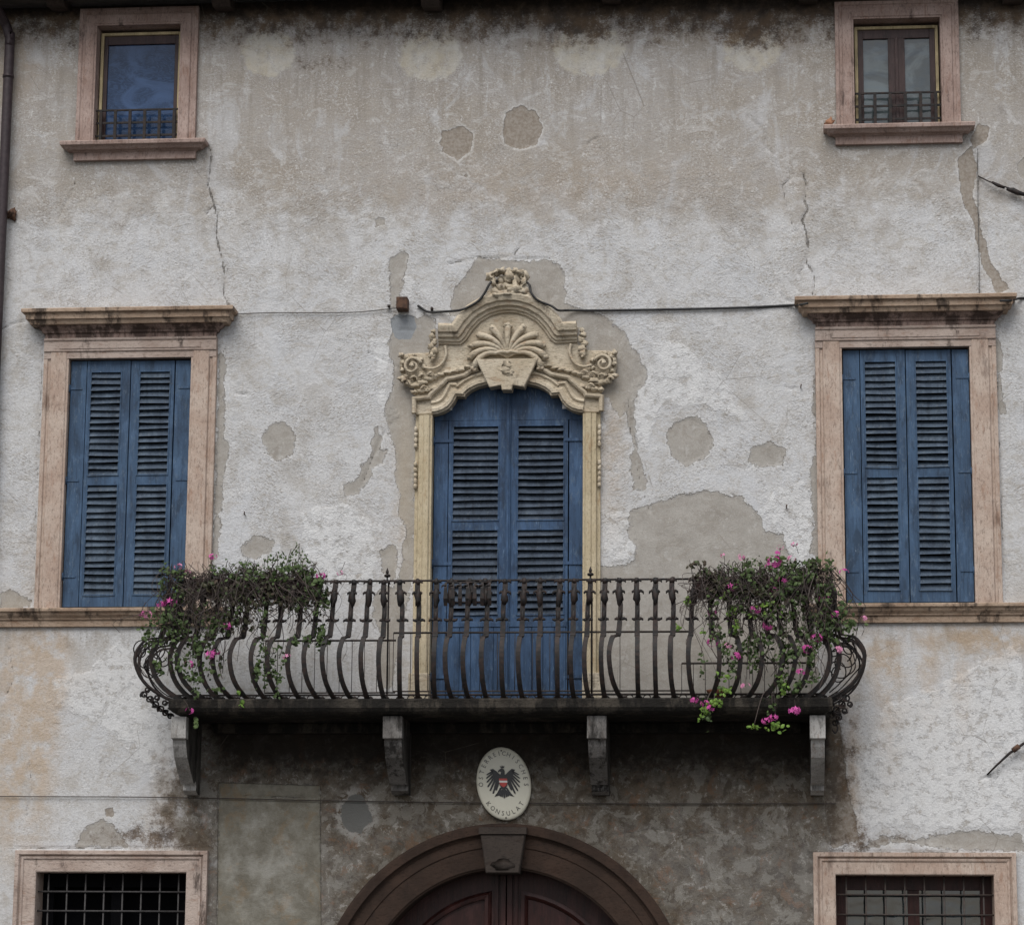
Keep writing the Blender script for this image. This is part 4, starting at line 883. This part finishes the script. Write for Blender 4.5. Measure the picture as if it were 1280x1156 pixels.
for s, xr in ((-1, xrl), (1, xrr)):
    for k, p in enumerate((.60, .44, .26, .08)):
        m = baluster(xr, -p, (s, -.12, 0), (2.05 if s < 0 else 1.8)+.12*math.sin(k*2.3), (0, 1, 0), k % 2 == 0, 200+k+s*10, False, .55); m.build('baluster', IRON, bal)
    m = baluster(xr, -PR, (s*.9, -.4, 0), 1.95, (.6, .8*s, 0), True, 300+s); m.build('baluster', IRON, bal)
    # scrollwork hanging round the ends of the railing
    m = MB()
    def ring(c, r, nrm, rad=.006):
        nrm = Vector(nrm).normalized(); a = nrm.orthogonal().normalized(); b = nrm.cross(a)
        m.tube([Vector(c)+a*r*math.cos(q*2*PI/14)+b*r*math.sin(q*2*PI/14) for q in range(14)], rad, 5, closed=True)
    LP = ((180,868,.78,.030),(187,874,.74,.032),(194,880,.70,.032),(201,886,.66,.030),(207,891,.62,.028),(213,895,.58,.026),(219,899,.55,.022),(196,872,.7,.024),(206,878,.66,.024),(214,884,.62,.022),(184,862,.74,.022)) if s < 0 else ((1058,872,.78,.034),(1052,880,.74,.034),(1046,887,.70,.034),(1040,893,.66,.032),(1049,896,.62,.030),(1044,903,.58,.028),(1056,888,.55,.026),(1038,880,.7,.03),(1034,888,.62,.026),(1062,880,.66,.024),(1048,870,.7,.030))
    for px, py, p, r in LP:
        c = V(px, py, p); ph = random.uniform(0, 6.28); cw_ = random.choice((-1, 1)); q = []
        for t in range(20): a = ph+cw_*t/19*2*PI*1.35; rr = r*(1-.55*t/19)*random.uniform(.93, 1.05); q.append(c+Vector((rr*math.cos(a), rr*.35*math.sin(a+1), rr*math.sin(a))))
        m.tube(q, .0085, 5)
    m.tube(catmull([V(px, py, p) for px, py, p, r in LP[:6]], 4), .008, 5)
    for k in range(6):
        ring((xr+s*(.05+.02*(k % 2)), -.7+.09*k, zrb+.56+.06*(k % 3)), .045-.004*(k % 3), (.4*s, .7, .1), .008)
        ring((xr+s*(.02+.03*(k % 2)), -.66+.07*k, zrb+.75+.07*(k % 3)), .040, (.5*s, .7, -.1), .005)
    for k in range(5):     # curls of thin wire
        cc_ = V(*(((176+7*k, 812+9*(k % 3), .72-.1*k)) if s < 0 else ((1062-5*k, 808+11*(k % 4), .72-.1*k)))); r = (.075, .10, .12, .09, .07)[k]; sg = (-1)**k
        m.tube([cc_+Vector((r*(1-.6*t/26)*math.cos(k+sg*t/26*8.5), .02*math.sin(t*.5), r*1.25*(1-.6*t/26)*math.sin(k+sg*t/26*8.5))) for t in range(27)], .0058, 5)
    for k in range(3):     # loose looping wires bulging from the belly
        a = .22+.045*k; q = []
        for t in range(17):
            th = PI*t/16; q.append((xr+s*(.04+a*math.sin(th)**.8), -.70+.10*k+.05*math.cos(th*2+k), zrb+.02+.50*(1-t/16)+.03*math.sin(3*th+k)))
        m.tube(q, .0055, 5)
    spr = [V(1044, 900, .6), V(1047, 910, .6), V(1044, 916, .6), V(1040, 911, .6)] if s > 0 else [V(212, 894, .6), V(219, 899, .6), V(221, 905, .6), V(217, 906, .6)]; m.tube(catmull(spr, 4), .007, 5)
    m.build('scrollwork', IRON, bal)
for px in (484, 738):
    x = W(px, 725, PR)[0]; m = baluster(x, -PR, (-.35, -1, 0), .75, (1, 0, 0), True, px); m.tube([(x+.012, -PR+.01, zrb-.06), (x+.012, -PR+.01, zrt+.01)], .009, 6)
    m.tube([(x, -PR, zrt), (x, -PR, zrt+.035)], .008, 6); m.blob((x, -PR, zrt+.045), (.030, .030, .016), 1, n=7, rough=.05); m.tube([(x, -PR, zrt+.05), (x, -PR, zrt+.075), (x, -PR, zrt+.085), (x, -PR, zrt+.115)], [.006, .016, .014, .001], 6)
    m.build('post', IRON, bal)
# scrolls between the two bottom rails
for i in range(len(front_px)-1):
    if i % 3 == 0: continue
    m = MB()
    a = W(front_px[i], 870, PR)[0]; b = W(front_px[i+1], 870, PR)[0]; c = (a+b)/2; r = .024
    m.tube([(c+r*math.cos(t*2*PI/10)*1.3, -PR, zrb-.028+r*math.sin(t*2*PI/10)) for t in range(9)], .005, 5); m.build('bottom_scroll', IRON, bal)
# inner safety grille: thin rods with rails
def grille(pxa, pxb, pyt, pyb, p, step):
    m = MB(); xa, zt_ = W(pxa, pyt, p); xb, _ = W(pxb, pyt, p); zb_ = W(pxa, pyb, p)[1]
    m.tube([(xa, -p, zt_), (xb, -p, zt_)], .0095, 5); m.tube([(xa, -p, zb_), (xb, -p, zb_)], .007, 5); x = xa
    while x <= xb+.001: m.tube([(x, -p, zb_), (x, -p, zt_)], .0032, 5); x += step
    m.build('safety_grille', IRONT, bal)
grille(332, 495, 801, 866, .69, .108); grille(492, 862, 791, 864, .66, .150); grille(852, 1010, 829, 868, .69, .10)

# ------------------------------------------------------------------ consulate sign
sx_, sz_ = W(629.5, 979, .05); sign = empty('oval_sign', (sx_, -.05, sz_), 'oval cream enamel consulate plaque with black eagle above the arched door', 'sign')
A_, B_ = 34.3/143/1.002, 45.5/143/1.002; TL = R(4.5)
def SG(u, v): return sx_+(u*math.cos(TL)+v*math.sin(-TL)*1.0), sz_+(u*math.sin(TL)*.0+v)   # slight lean
m = MB(); n = 64; rings = [(1.0, -.012), (1.0, -.040), (.975, -.050), (.90, -.056), (.5, -.064), (0.001, -.066)]
vs = []; 
for k, y in rings:
    for i in range(n): a = 2*PI*i/n; x, z = SG(A_*k*math.cos(a), B_*k*math.sin(a)); vs.append((x, y, z))
m.add(vs, [(r*n+i, r*n+(i+1) % n, (r+1)*n+(i+1) % n, (r+1)*n+i) for r in range(len(rings)-1) for i in range(n)], 0, True); m.build('plate', ENAMEL, sign)
def ysurf(u, v): k = math.hypot(u/A_, v/B_); return -.066+.010*min(1, k*k) if k < .9 else -.056
m = MB()
def ep(poly, mi=0, lift=.002):
    P = [SG(u*A_*1.0, v*A_) for u, v in poly]; m.prism_y(P, -.0675-lift, -.060, mi)
for s in (1, -1):
    ep([(s*.02, .30), (s*.12, .34), (s*.22, .44), (s*.34, .53), (s*.47, .50), (s*.40, .42), (s*.36, .30), (s*.30, .12), (s*.14, .05), (s*.02, .0)])
    for i, (a, b, wd_) in enumerate([((.36, .44), (.57, .33), .030), ((.36, .38), (.60, .20), .033), ((.34, .30), (.59, .06), .036), ((.32, .22), (.57, -.10), .038), ((.28, .15), (.50, -.24), .040), ((.22, .10), (.40, -.34), .042), ((.17, .05), (.28, -.22), .040)]):
        d = Vector((b[0]-a[0], b[1]-a[1])).normalized(); q = Vector((-d.y, d.x))*wd_
        ep([(s*(a[0]+q.x), a[1]+q.y), (s*(b[0]+q.x*.6), b[1]+q.y*.6), (s*b[0]+s*d.x*.04, b[1]+d.y*.04), (s*(b[0]-q.x*.8), b[1]-q.y*.8), (s*(a[0]-q.x), a[1]-q.y)], 0, .002+.0003*i)
    ep([(s*.06, -.12), (s*.14, -.16), (s*.26, -.36), (s*.31, -.42), (s*.22, -.40), (s*.10, -.24)], 0, .0045)
    for t in range(3): ep([(s*(.22+.03*t), -.38), (s*(.26+.05*t), -.46-.01*t), (s*(.20+.03*t), -.42)], 0, .005)
    for t in range(4):
        ep([(s*(.01+.02*t), -.22), (s*(.04+.07*t), -.50+.03*t), (s*(.0+.06*t), -.53+.03*t), (s*(.0+.01*t), -.24)], 0, .0035+.0004*t)
ep([(-.10, .30), (-.06, .40), (-.10, .44), (-.17, .40), (-.16, .46), (-.09, .52), (-.03, .55), (.05, .52), (.08, .44), (.07, .30), (.15, .20), (.14, -.06), (.05, -.24), (0, -.55), (-.05, -.24), (-.14, -.06), (-.15, .20)], 0, .0055)
ep([(-.06, .56), (-.08, .64), (-.03, .60), (.0, .66), (.03, .60), (.07, .64), (.06, .56)], 0, .0058)
ep([(-.15, .18), (.15, .18), (.15, .10), (-.15, .10)], 1, .007); ep([(-.15, .10), (.15, .10), (.145, .03), (-.145, .03)], 2, .007); ep([(-.145, .03), (.145, .03), (.11, -.07), (0, -.14), (-.11, -.07)], 1, .007)
m.build('eagle_emblem', [INK, RED, WHITE], sign)
m = MB()
def letters(txt, a0, a1, size, flip):
    k = .82; n_ = len(txt)
    for i, ch in enumerate(txt):
        a = a0+(a1-a0)*i/(n_-1); u, v = A_*k*math.cos(a), B_*k*math.sin(a)
        tx, tz_ = -A_*math.sin(a), B_*math.cos(a); L = math.hypot(tx, tz_); tx /= L; tz_ /= L
        if not flip: tx, tz_ = -tx, -tz_
        cu = bpy.data.curves.new('t', 'FONT'); cu.body = ch; cu.size = size; cu.align_x = 'CENTER'; cu.align_y = 'CENTER'; cu.resolution_u = 2; cu.extrude = .0015
        ob = bpy.data.objects.new('t', cu); COL.objects.link(ob); dg = bpy.context.evaluated_depsgraph_get(); me_ = bpy.data.meshes.new_from_object(ob.evaluated_get(dg))
        vs = []
        for q in me_.vertices:
            lx, lz, ly = q.co.x*.92, q.co.y, q.co.z
            uu = u+tx*lx-tz_*lz; vv = v+tz_*lx+tx*lz; X_, Z_ = SG(uu, vv); vs.append((X_, -.0600-ly, Z_))
        m.add(vs, [list(p.vertices) for p in me_.polygons]); bpy.data.objects.remove(ob); bpy.data.curves.remove(cu); bpy.data.meshes.remove(me_)
letters('ÖSTERREICHISCHES', R(182), R(-2), .056, False)
letters('KONSULAT', R(222), R(318), .056, True)
m.build('lettering', LETTER, sign)
for v in (.90, -.93): m = MB(); x, z = SG(0, B_*v*1.0); m.blob((x, -.058, z), (.007, .007, .007), 1, rough=0); m.build('screw', IRONT, sign)

# ------------------------------------------------------------------ pipe, cables, ironwork
x, z = W(7.5, 170, .08); 
dp = empty('downpipe', (x, -.09, 0), 'dark brown metal downpipe running down the left edge from the gutter', 'downpipe')
m = MB(); zt_ = W(8, 45, .09)[1]
m.tube(catmull([(x, -.09, 0), (x, -.09, zt_-1.0), (x, -.09, zt_-.1), (x-.01, -.09, zt_), (x-.05, -.11, zt_+.12), (x-.10, -.30, zt_+.22), (x-.14, -.38, ZT-.12), (x-.14, -.42, ZT-.03)], 6), .046, 14); m.build('pipe', PIPE, dp)
for py in (96, 560): zz = W(8, py, .09)[1]; m = MB(); m.tube([(x, -.09, zz-.014), (x, -.09, zz+.014)], .053, 14); m.box(x-.01, x+.01, -.05, .02, zz-.01, zz+.01); m.build('clamp', PIPE, dp)
def cable(name, pts, r, mat, label, cat, p=.02, sub=4):
    q = [V(a, b, (c if c else p)) for a, b, c in [(t+(None,))[:3] for t in pts]]; q = catmull(q, sub); o = empty_or(name, q, r, mat); return tag(o, label, cat)
def empty_or(name, q, r, mat):
    m = MB(); m.tube(q, r, 6); return m.build(name, mat)
cable('cable', [(522,382,.02),(528,386,.02),(536,390,.03),(556,389.5,.03),(574,388,.19),(585,384,.20),(598,376,.20),(606,366,.20),(612,355,.20),(618,352,.14),(640,350,.12),(660,354,.14),(664,366,.20),(672,375,.20),(690,383,.20),(698,388,.19),(712,388,.03),(760,388,.02),(850,386.5,.02),(930,384.5,.02),(990,381.5,.02),(1000,381,.2),(1010,379,.24)], .011, CABLE, 'black cable looped over the carved door pediment towards the right window cornice', 'cable')
cable('cable', [(1250,376,.24),(1264,375.5,.2),(1275,373,.02),(1300,372,.02),(1420,370,.02)], .011, CABLE, 'short black cable leaving the right window cornice at the right edge', 'cable')
cable('wire', [(288,393,.03),(340,391,.02),(400,391,.02),(450,390,.02),(496,385,.02)], .0045, WIRE, 'thin grey wire between the left window cornice and the rusty iron stub', 'wire')
cable('wire', [(-120,994,.02),(0,995,.02),(200,996,.02),(400,1000,.02),(520,1002,.02),(760,1004,.02),(1045,1004,.02)], .0045, IRONT, 'thin dark wire running level across the wall beneath the balcony', 'wire')
cable('wire', [(1222,186,.02),(1222.5,250,.02),(1224,330,.02),(1224.5,372,.02)], .003, WIRE, 'thin upright wire below the top right window sill', 'wire')
x, z = W(503, 380, .08); m = MB(); m.box(x-.05, x+.05, -.13, .02, z-.055, z+.055); m.box(x-.042, x+.042, -.134, -.1301, z-.047, z+.047); o = m.build('iron_stub', RUST, None, .005); tag(o, 'rusty square iron stub sticking out left of the door pediment', 'bracket')
for px, py, lb in ((486, 383, 'small metal clip left of the rusty square stub'), (540, 386, 'small metal clip on the black cable just right of the rusty stub')):
    x, z = W(px, py, .03); m = MB(); m.blob((x, -.03, z), (.016, .02, .016), px, rough=.3); m.tube([(x, 0, z), (x, -.03, z)], .006, 6); tag(m.build('cable_clip', IRONT), lb, 'clip')
tr = V(1254, 232, .05); o = empty('tie_rod', tr, 'dark iron turnbuckle rod slanting across the plaster at the right edge', 'tie rod')
m = MB(); m.tube([V(1222, 220, .01), V(1236, 227, .04), V(1300, 248, .06)], .006, 6); m.build('rod', IRON, o)
m = MB(); m.tube([V(1240, 228, .05), V(1248, 232, .05), V(1256, 235, .05)], [.011, .017, .011], 6); m.tube([V(1258, 236.5, .05), V(1266, 238, .05), V(1272, 241, .05), V(1284, 244.5, .06)], [.012, .026, .024, .012], 7); m.build('turnbuckle', IRON, o)
o = empty('wall_anchor', V(1252, 950, .05), 'rusty iron anchor bar slanting from the plaster at the lower right edge', 'anchor'); m = MB(); m.tube([V(1234, 968, .01), V(1246, 956, .05), V(1262, 941, .06), V(1284, 926, .06)], [.008, .010, .013, .013], 6); m.build('bar', IRON, o); m = MB(); m.tube([V(1266, 938, .06), V(1274, 932, .06)], .024, 7); m.build('nut', RUST, o)
c = V(14, 268, .03); m = MB(); m.blob((c.x, -.01, c.z), (.05, .03, .05), 5, rough=.5, n=9); m.tube([c+Vector((-.02, .01, -.01)), c+Vector((.0, -.06, .0)), c+Vector((.03, -.10, .01)), c+Vector((.04, -.09, -.03))], .016, 7)
tag(m.build('wall_hook', RUST), 'rusted iron hook set in a hole by the left downpipe', 'hook')
c = W(1037, 154, .07); m = MB(); m.blob((c[0], -.07, c[1]), (.035, .03, .045), 2, rough=.5, n=9); tag(m.build('brick_fragment', BRICK), 'small broken brick lying on the left end of the top right sill', 'brick')
for i, (px, py) in enumerate([(983,634),(1001,484),(306,643)]):
    c = V(px, py, .01); m = MB(); m.tube([c+Vector((0, .02, 0)), c+Vector((0, -.03, 0)), c+Vector((.004, -.045, .018))], .006, 6)
    tag(m.build('nail', RUST), ['rusty nail in the plaster left of the right window, above the flower box', 'rusty nail in the plaster beside the upper left jamb of the right window', 'rusty nail in the plaster right of the left window, above its flower box'][i], 'nail')

# ------------------------------------------------------------------ planters and plants
def planter(pxa, pxb, pyt, pyb, p, label, group):
    xa, zt_ = W(pxa, pyt, p); xb, _ = W(pxb, pyt, p); zb_ = W(pxa, pyb, p)[1]; o = empty('flower_box', ((xa+xb)/2, -p+.08, zb_), label, 'flower box', group)
    m = MB(); t = .018; y0, y1 = -p, -p+.17
    vs = []
    for z_, ins in ((zb_, .02), (zt_, 0)): vs += [(xa+ins, y0+ins, z_), (xb-ins, y0+ins, z_), (xb-ins, y1-ins, z_), (xa+ins, y1-ins, z_)]
    m.add(vs, [(3, 2, 1, 0)]+[(j, (j+1) % 4, (j+1) % 4+4, j+4) for j in range(4)])
    for a0, a1, b0, b1 in ((xa-.01, xb+.01, y0-.012, y0+.01), (xa-.01, xb+.01, y1-.01, y1+.012), (xa-.01, xa+.012, y0+.01, y1-.01), (xb-.012, xb+.01, y0+.01, y1-.01)): m.box(a0, a1, b0, b1, zt_-.02, zt_+.004)
    m.build('box', PLAST, o)
    m = MB(); m.box(xa+.012, xb-.012, y0+.012, y1-.012, zt_-.035, zt_-.022); m.build('soil', flat('soil', (.04, .028, .02), .95, 0, .4, 80), o)
    return xa, xb, zt_, y0, y1
BOXES = [(232,320,724,746,.80,'left brown flower box nearest the balcony corner, buried in dry stems','flower boxes on the railing'),
         (322,398,723,747,.80,'left brown flower box second from the corner, green sprouts above','flower boxes on the railing'),
         (868,934,722,746,.80,'right brown flower box nearest the door, half bare','flower boxes on the railing'),
         (936,1018,722,746,.80,'right brown flower box at the balcony corner, full of pink flowers','flower boxes on the railing')]
B = [planter(*b) for b in BOXES]
def leaf(m, c, r, rnd, mi=0):
    nrm = Vector((rnd.uniform(-1, 1), rnd.uniform(-1.6, .3), rnd.uniform(-.4, 1.2))).normalized(); a = nrm.orthogonal().normalized()
    a.rotate(Matrix.Rotation(rnd.uniform(0, 6.28), 3, nrm)); b = nrm.cross(a); vs = [c+nrm*r*.15]
    for k in range(6):
        t = 2*PI*k/6; rr = r*rnd.uniform(.75, 1.1); vs.append(c+a*rr*math.cos(t)+b*rr*.8*math.sin(t)-nrm*r*.12*(k % 2))
    m.add(vs, [(0, k+1, (k+1) % 6+1) for k in range(6)], mi)
def bloom(parent, c, size, pale=False, n=9, seed=0):
    rnd = random.Random(seed); m = MB()
    for i in range(n):
        d = Vector((rnd.gauss(0, 1), rnd.gauss(-.5, .6), rnd.gauss(0, .7))).normalized(); q = c+Vector((d.x*size*1.1, d.y*size*.7, d.z*size*.75)); a = d.orthogonal().normalized(); b = d.cross(a)
        for k in range(5):
            t = 2*PI*k/5+i; e = a*math.cos(t)+b*math.sin(t); f = a*math.cos(t+1.2)+b*math.sin(t+1.2); g = e+f; s = size*.55
            m.add([q, q+e*s*.6+d*.003, q+g*s*.75, q+f*s*.6+d*.003], [(0, 1, 2, 3)], 0)
    m.build('flower', PETALP if pale else PETAL, parent)
def plant(name, label, box, blobs, stems, flowers, group, seed, uprights=(), dry=0):
    """blobs: (px,py,rx,ry,n leaves, material index) clouds of leaves; stems: (px0,px1,py_end0,py_end1,n) hanging dry stems"""
    rnd = random.Random(seed); xa, xb, zt_, y0, y1 = box; o = empty(name, ((xa+xb)/2, (y0+y1)/2, zt_-.02), label, 'plant', group)
    m = MB()
    for (px, py, rx, ry, n, mi) in blobs:
        sub = [(rnd.gauss(0, .62), rnd.gauss(0, .66)) for _ in range(max(2, n//9))]
        for i in range(int(n*1.8)):
            sb = rnd.choice(sub); a = (sb[0]+rnd.gauss(0, .19)); b = (sb[1]+rnd.gauss(0, .22)); p = rnd.uniform(.70, .95)
            leaf(m, V(px+a*rx, py+b*ry, p), rnd.uniform(.012, .027), rnd, mi if rnd.random() < .8 else 0)
    fm = m; m = MB()
    for (a0, a1, e0, e1, n) in stems:
        for i in range(int(n*.75)):
            px = rnd.uniform(a0, a1); st_ = V(px, rnd.uniform(716, 730), rnd.uniform(.70, .82)); py = rnd.uniform(e0, e1); px2 = px+rnd.gauss(0, 20); p2 = rnd.uniform(.76, .98)
            top = V(px+rnd.gauss(0, 12), rnd.gauss(718, 8), rnd.uniform(.78, .9)); mid1 = V((px+px2)/2+rnd.gauss(0, 14), 722+(py-722)*rnd.uniform(.3, .6), p2+rnd.uniform(-.03, .05)); end = V(px2, py, p2); mid2 = V(px2+rnd.gauss(0, 5), 722+(py-722)*.8, p2)
            k = catmull([st_, top, mid1, mid2, end], 4); m.tube(k, rnd.uniform(.0016, .0034), 4)
    for (px, py, px2, py2) in uprights:
        a = V(px2, py2, rnd.uniform(.72, .8)); b = V(px, py, rnd.uniform(.74, .9)); mid_ = (a+b)/2+Vector((rnd.gauss(0, .03), rnd.gauss(0, .03), .02)); k = catmull([a, mid_, b], 6); m.tube(k, .0028, 4)
    m.build('stems', STEM, o)
    if uprights:
        m = fm
        for (px, py, px2, py2) in uprights:
            L = max(1, int(math.hypot(px-px2, py-py2)/4))
            for i in range(L*2):
                t = rnd.random()**.7; leaf(m, V(px2+(px-px2)*t+rnd.gauss(0, 2.5), py2+(py-py2)*t+rnd.gauss(0, 2), rnd.uniform(.74, .9)), rnd.uniform(.008, .017), rnd, 0)
    fm.build('foliage', [LEAF, LEAFB, LEAFD], o)
    for i, f in enumerate(flowers):
        px, py, s = f[:3]; pale = len(f) > 3; bloom(o, V(px, py, .9), s*1.2, pale, 8 if s > .03 else 5, seed*100+i)
        q = V(px, py, .9); r = V(px+rnd.uniform(-8, 8), py+(12 if py < 715 else -14), .84); mm_ = MB(); mm_.tube([q, (q+r)/2+Vector((.005, 0, .005)), r], .0022, 4); mm_.build('flower_stalk', STEM, o)
    return o
G = 'trailing geraniums along the balcony railing'
plant('geranium', 'leggy pink trailing geranium tumbling over the left balcony corner', B[0],
  [(215,730,14,22,70,0),(200,780,26,24,130,0),(225,800,30,24,120,0),(250,760,36,26,110,2),(245,820,30,40,90,0),(300,760,28,24,70,2),(265,735,40,14,110,2),(290,715,30,10,60,0),(240,860,24,16,50,0),(275,790,20,30,60,0),(205,840,12,20,20,0),(245,900,5,14,12,0),(300,870,10,8,12,1)],
  [(215,322,740,800,170),(210,300,770,850,60)],
  [(200,755,.030),(213,752,.040),(183,768,.034,1),(176,766,.022),(223,708,.026,1),(266,696,.026),(235,716,.022,1),(284,782,.032),(263,818,.036),(270,815,.025),(236,830,.030),(237,888,.026)],
  G, 11, [(262,702,262,722),(270,705,268,722),(285,700,284,720),(300,706,296,722),(310,698,305,720),(222,712,235,735)])
plant('geranium', 'green-tipped geranium with dry brown stems, left part of balcony, towards the middle', B[1],
  [(320,745,50,14,140,2),(345,735,40,16,150,2),(300,742,40,14,70,2),(380,742,18,16,90,0),(362,716,40,8,70,0),(330,800,14,34,50,0),(355,830,18,30,40,0),(398,780,10,30,50,0),(405,745,10,16,40,0),(412,800,14,8,26,0),(372,770,14,20,40,0),(345,850,12,14,20,0),(318,840,10,30,30,0),(392,728,10,8,30,0),(330,725,25,8,50,0)],
  [(300,400,735,790,150),(330,415,760,830,30)],
  [(401,720,.030),(425,716,.020,1),(358,820,.026,1)],
  G, 12, [(345,690,345,720),(352,688,350,720),(364,686,362,720),(374,679,370,720),(335,694,335,720),(318,700,318,722),(384,694,380,720),(358,694,352,720),(340,698,336,720),(371,682,366,720),(376,692,374,720),(330,700,328,722),(320,706,322,722),(388,700,384,722),(362,700,360,722),(350,702,356,722),(405,718,398,728)])
plant('geranium', 'mostly dry geranium in the right flower box nearest the door', B[2],
  [(885,720,26,12,60,2),(905,735,26,16,80,2),(920,745,18,18,70,0),(915,780,8,20,50,1),(905,800,20,30,50,0),(880,760,16,30,30,0),(900,845,20,14,26,1),(930,805,24,16,50,0),(856,755,8,10,22,1),(862,785,12,8,12,1),(930,725,20,14,60,0),(880,820,14,40,30,0),(920,830,20,30,40,0)],
  [(866,934,735,790,110),(868,940,780,850,40)],
  [(905,694,.020,1),(927,696,.026,1),(915,734,.036),(890,765,.026),(891,803,.034),(910,807,.024,1),(920,820,.032),(932,858,.030,1)],
  G, 13, [(912,700,912,722),(935,698,932,722),(922,704,920,722),(880,706,884,722),(900,708,898,722),(946,697,944,720)])
plant('geranium', 'lush pink-flowering geranium spilling over the right balcony corner', B[3],
  [(960,725,34,14,130,0),(1000,722,34,14,120,0),(990,750,44,20,170,0),(1030,745,22,26,120,0),(1040,780,20,20,80,0),(1000,790,40,30,130,0),(960,790,30,24,90,0),(970,760,30,10,60,1),(985,815,30,24,70,0),(1015,830,20,26,50,0),(978,855,10,16,34,1),(1060,775,22,8,26,0),(1010,860,14,14,26,0),(990,705,40,8,60,0),(960,745,30,10,90,2),(1020,712,14,16,40,2)],
  [(930,1040,735,800,150),(940,1050,780,860,70)],
  [(968,702,.044),(971,692,.024),(962,708,.026),(989,698,.024,1),(979,725,.030),(1055,715,.028),(968,737,.020),(944,762,.034),(961,782,.036),(1030,748,.032),(1045,768,.030),(1080,773,.024,1),(1021,797,.036),(1009,811,.034),(1048,812,.030,1),(1001,840,.028),(993,888,.036),(993,680,.02,1),(975,684,.02,1)],
  G, 14, [(995,698,992,720),(1008,702,1004,722),(983,700,984,720),(1020,706,1018,722),(1038,700,1030,725),(1034,710,1028,728),(950,700,952,722),(962,704,960,722),(1010,700,1014,722)])
# small pot standing on the slab and its plant
c = W(899, 866, .72); o = empty('plant_pot', (c[0], -.70, ztop+.003), 'low terracotta bowl on the balcony floor behind the right railing', 'pot')
m = MB(); n = 20; vs = []; prof = [(.07, .0), (.085, .02), (.105, .06), (.115, .075), (.105, .075), (.09, .05), (.0, .05)]
for r, z in prof:
    for i in range(n): vs.append((c[0]+r*math.cos(2*PI*i/n), -.63+r*.85*math.sin(2*PI*i/n), ztop+.003+z))
m.add(vs, [(k*n+i, k*n+(i+1) % n, (k+1)*n+(i+1) % n, (k+1)*n+i) for k in range(len(prof)-1) for i in range(n)]+[list(range(n-1, -1, -1))], 0, True); m.build('bowl', TERRA, o)
bx = (c[0]-.1, c[0]+.1, ztop+.08, -.8, -.65)
def trailing(label, blobs, flowers, seed):
    rnd = random.Random(seed); o = empty('geranium', V(blobs[0][0], 866, .76), label, 'plant', G); m = MB()
    for (px, py, rx, ry, n, mi) in blobs:
        for i in range(n): leaf(m, V(px+rnd.gauss(0, .5)*rx, py+rnd.gauss(0, .5)*ry, rnd.uniform(.82, .92)), rnd.uniform(.014, .024), rnd, mi)
    m.build('foliage', [LEAF, LEAFB], o); m = MB()
    for (px, py, rx, ry, n, mi) in blobs: m.tube(catmull([V(blobs[0][0], 862, .74), V((px+blobs[0][0])/2, 868, .84), V(px, py, .87)], 4), .004, 5)
    m.build('stems', STEM, o)
    for i, (px, py, s) in enumerate(flowers): bloom(o, V(px, py, .90), s, False, 8, seed*10+i)
trailing('bright green pink-flowered sprig hanging over the slab edge from the terracotta bowl', [(893,878,10,7,46,1),(880,890,8,9,30,1)], [(868,875,.030),(881,879,.032),(888,885,.032)], 31)
trailing('pink-flowered sprig drooping lowest below the slab at the right', [(965,880,10,8,14,0),(942,908,10,4,16,1),(970,910,14,6,26,1)], [(967,896,.032),(957,901,.030),(962,899,.022)], 32)

# wrought-iron rack hooked on the middle of the top rail
xa, z = W(557, 757, .80); xb, _ = W(612, 757, .80); z1 = W(585, 728, .80)[1]
o = empty('planter_rack', ((xa+xb)/2, -.80, z), 'empty dark iron planter rack hooked on the rail in front of the blue door', 'rack')
m = MB(); m.tube([(xa, -.80, z1), (xb, -.80, z1)], .008, 5); m.tube([(xa, -.80, z+.03), (xb, -.80, z+.03)], .006, 5)
for x in (xa+.03, xb-.03): m.tube([(x, -.80, z1), (x, -PR, z1+.012)], .006, 5)
m.build('rack_frame', IRON, o)
for i in range(7):
    x = xa+(xb-xa)*i/6; m = MB(); m.strap([(x, -.80, z1), (x, -.82, z1-.05), (x, -.825, z+.06), (x, -.80, z)], [.018, .026, .036, .030], .014, (1, 0, 0)); hook(m, Vector((x, -.82, z1-.03)), (random.choice((-1, 1)), 0, 0), .03); m.build('rack_slat', IRON, o)

# ------------------------------------------------------------------ street
n = N('asphalt'); a = n.noise(3, 5); f = n.noise(60, 3); n.bump(f, .4, .01); ASPH = n.done(n.mix(a, (.042, .041, .040), (.065, .063, .06)), .9, .3)
n = N('paving'); a = n.noise(2, 5); br = n.ss(n.voro((1.6, 1.6, 1)), .015, .005); PAV = n.done(n.mix(n.math('MULTIPLY', br, .6), n.mix(a, (.10, .095, .085), (.14, .13, .12)), (.05, .045, .04)), .85, .3)
m = MB(); m.add([(-400, -400, -.13), (400, -400, -.13), (400, 400, -.13), (-400, 400, -.13)], [(0, 1, 2, 3)]); tag(m.build('ground', ASPH), 'dark asphalt street in front of the house', 'road', None, 'structure')
m = MB(); m.box(-12, 12, -2.4, .02, -.14, 0); tag(m.build('pavement', PAV, None, .01), 'stone pavement along the foot of the house', 'pavement', None, 'structure')
print('objects', len(bpy.data.objects), 'verts', sum(len(o.data.vertices) for o in bpy.data.objects if o.type == 'MESH'))
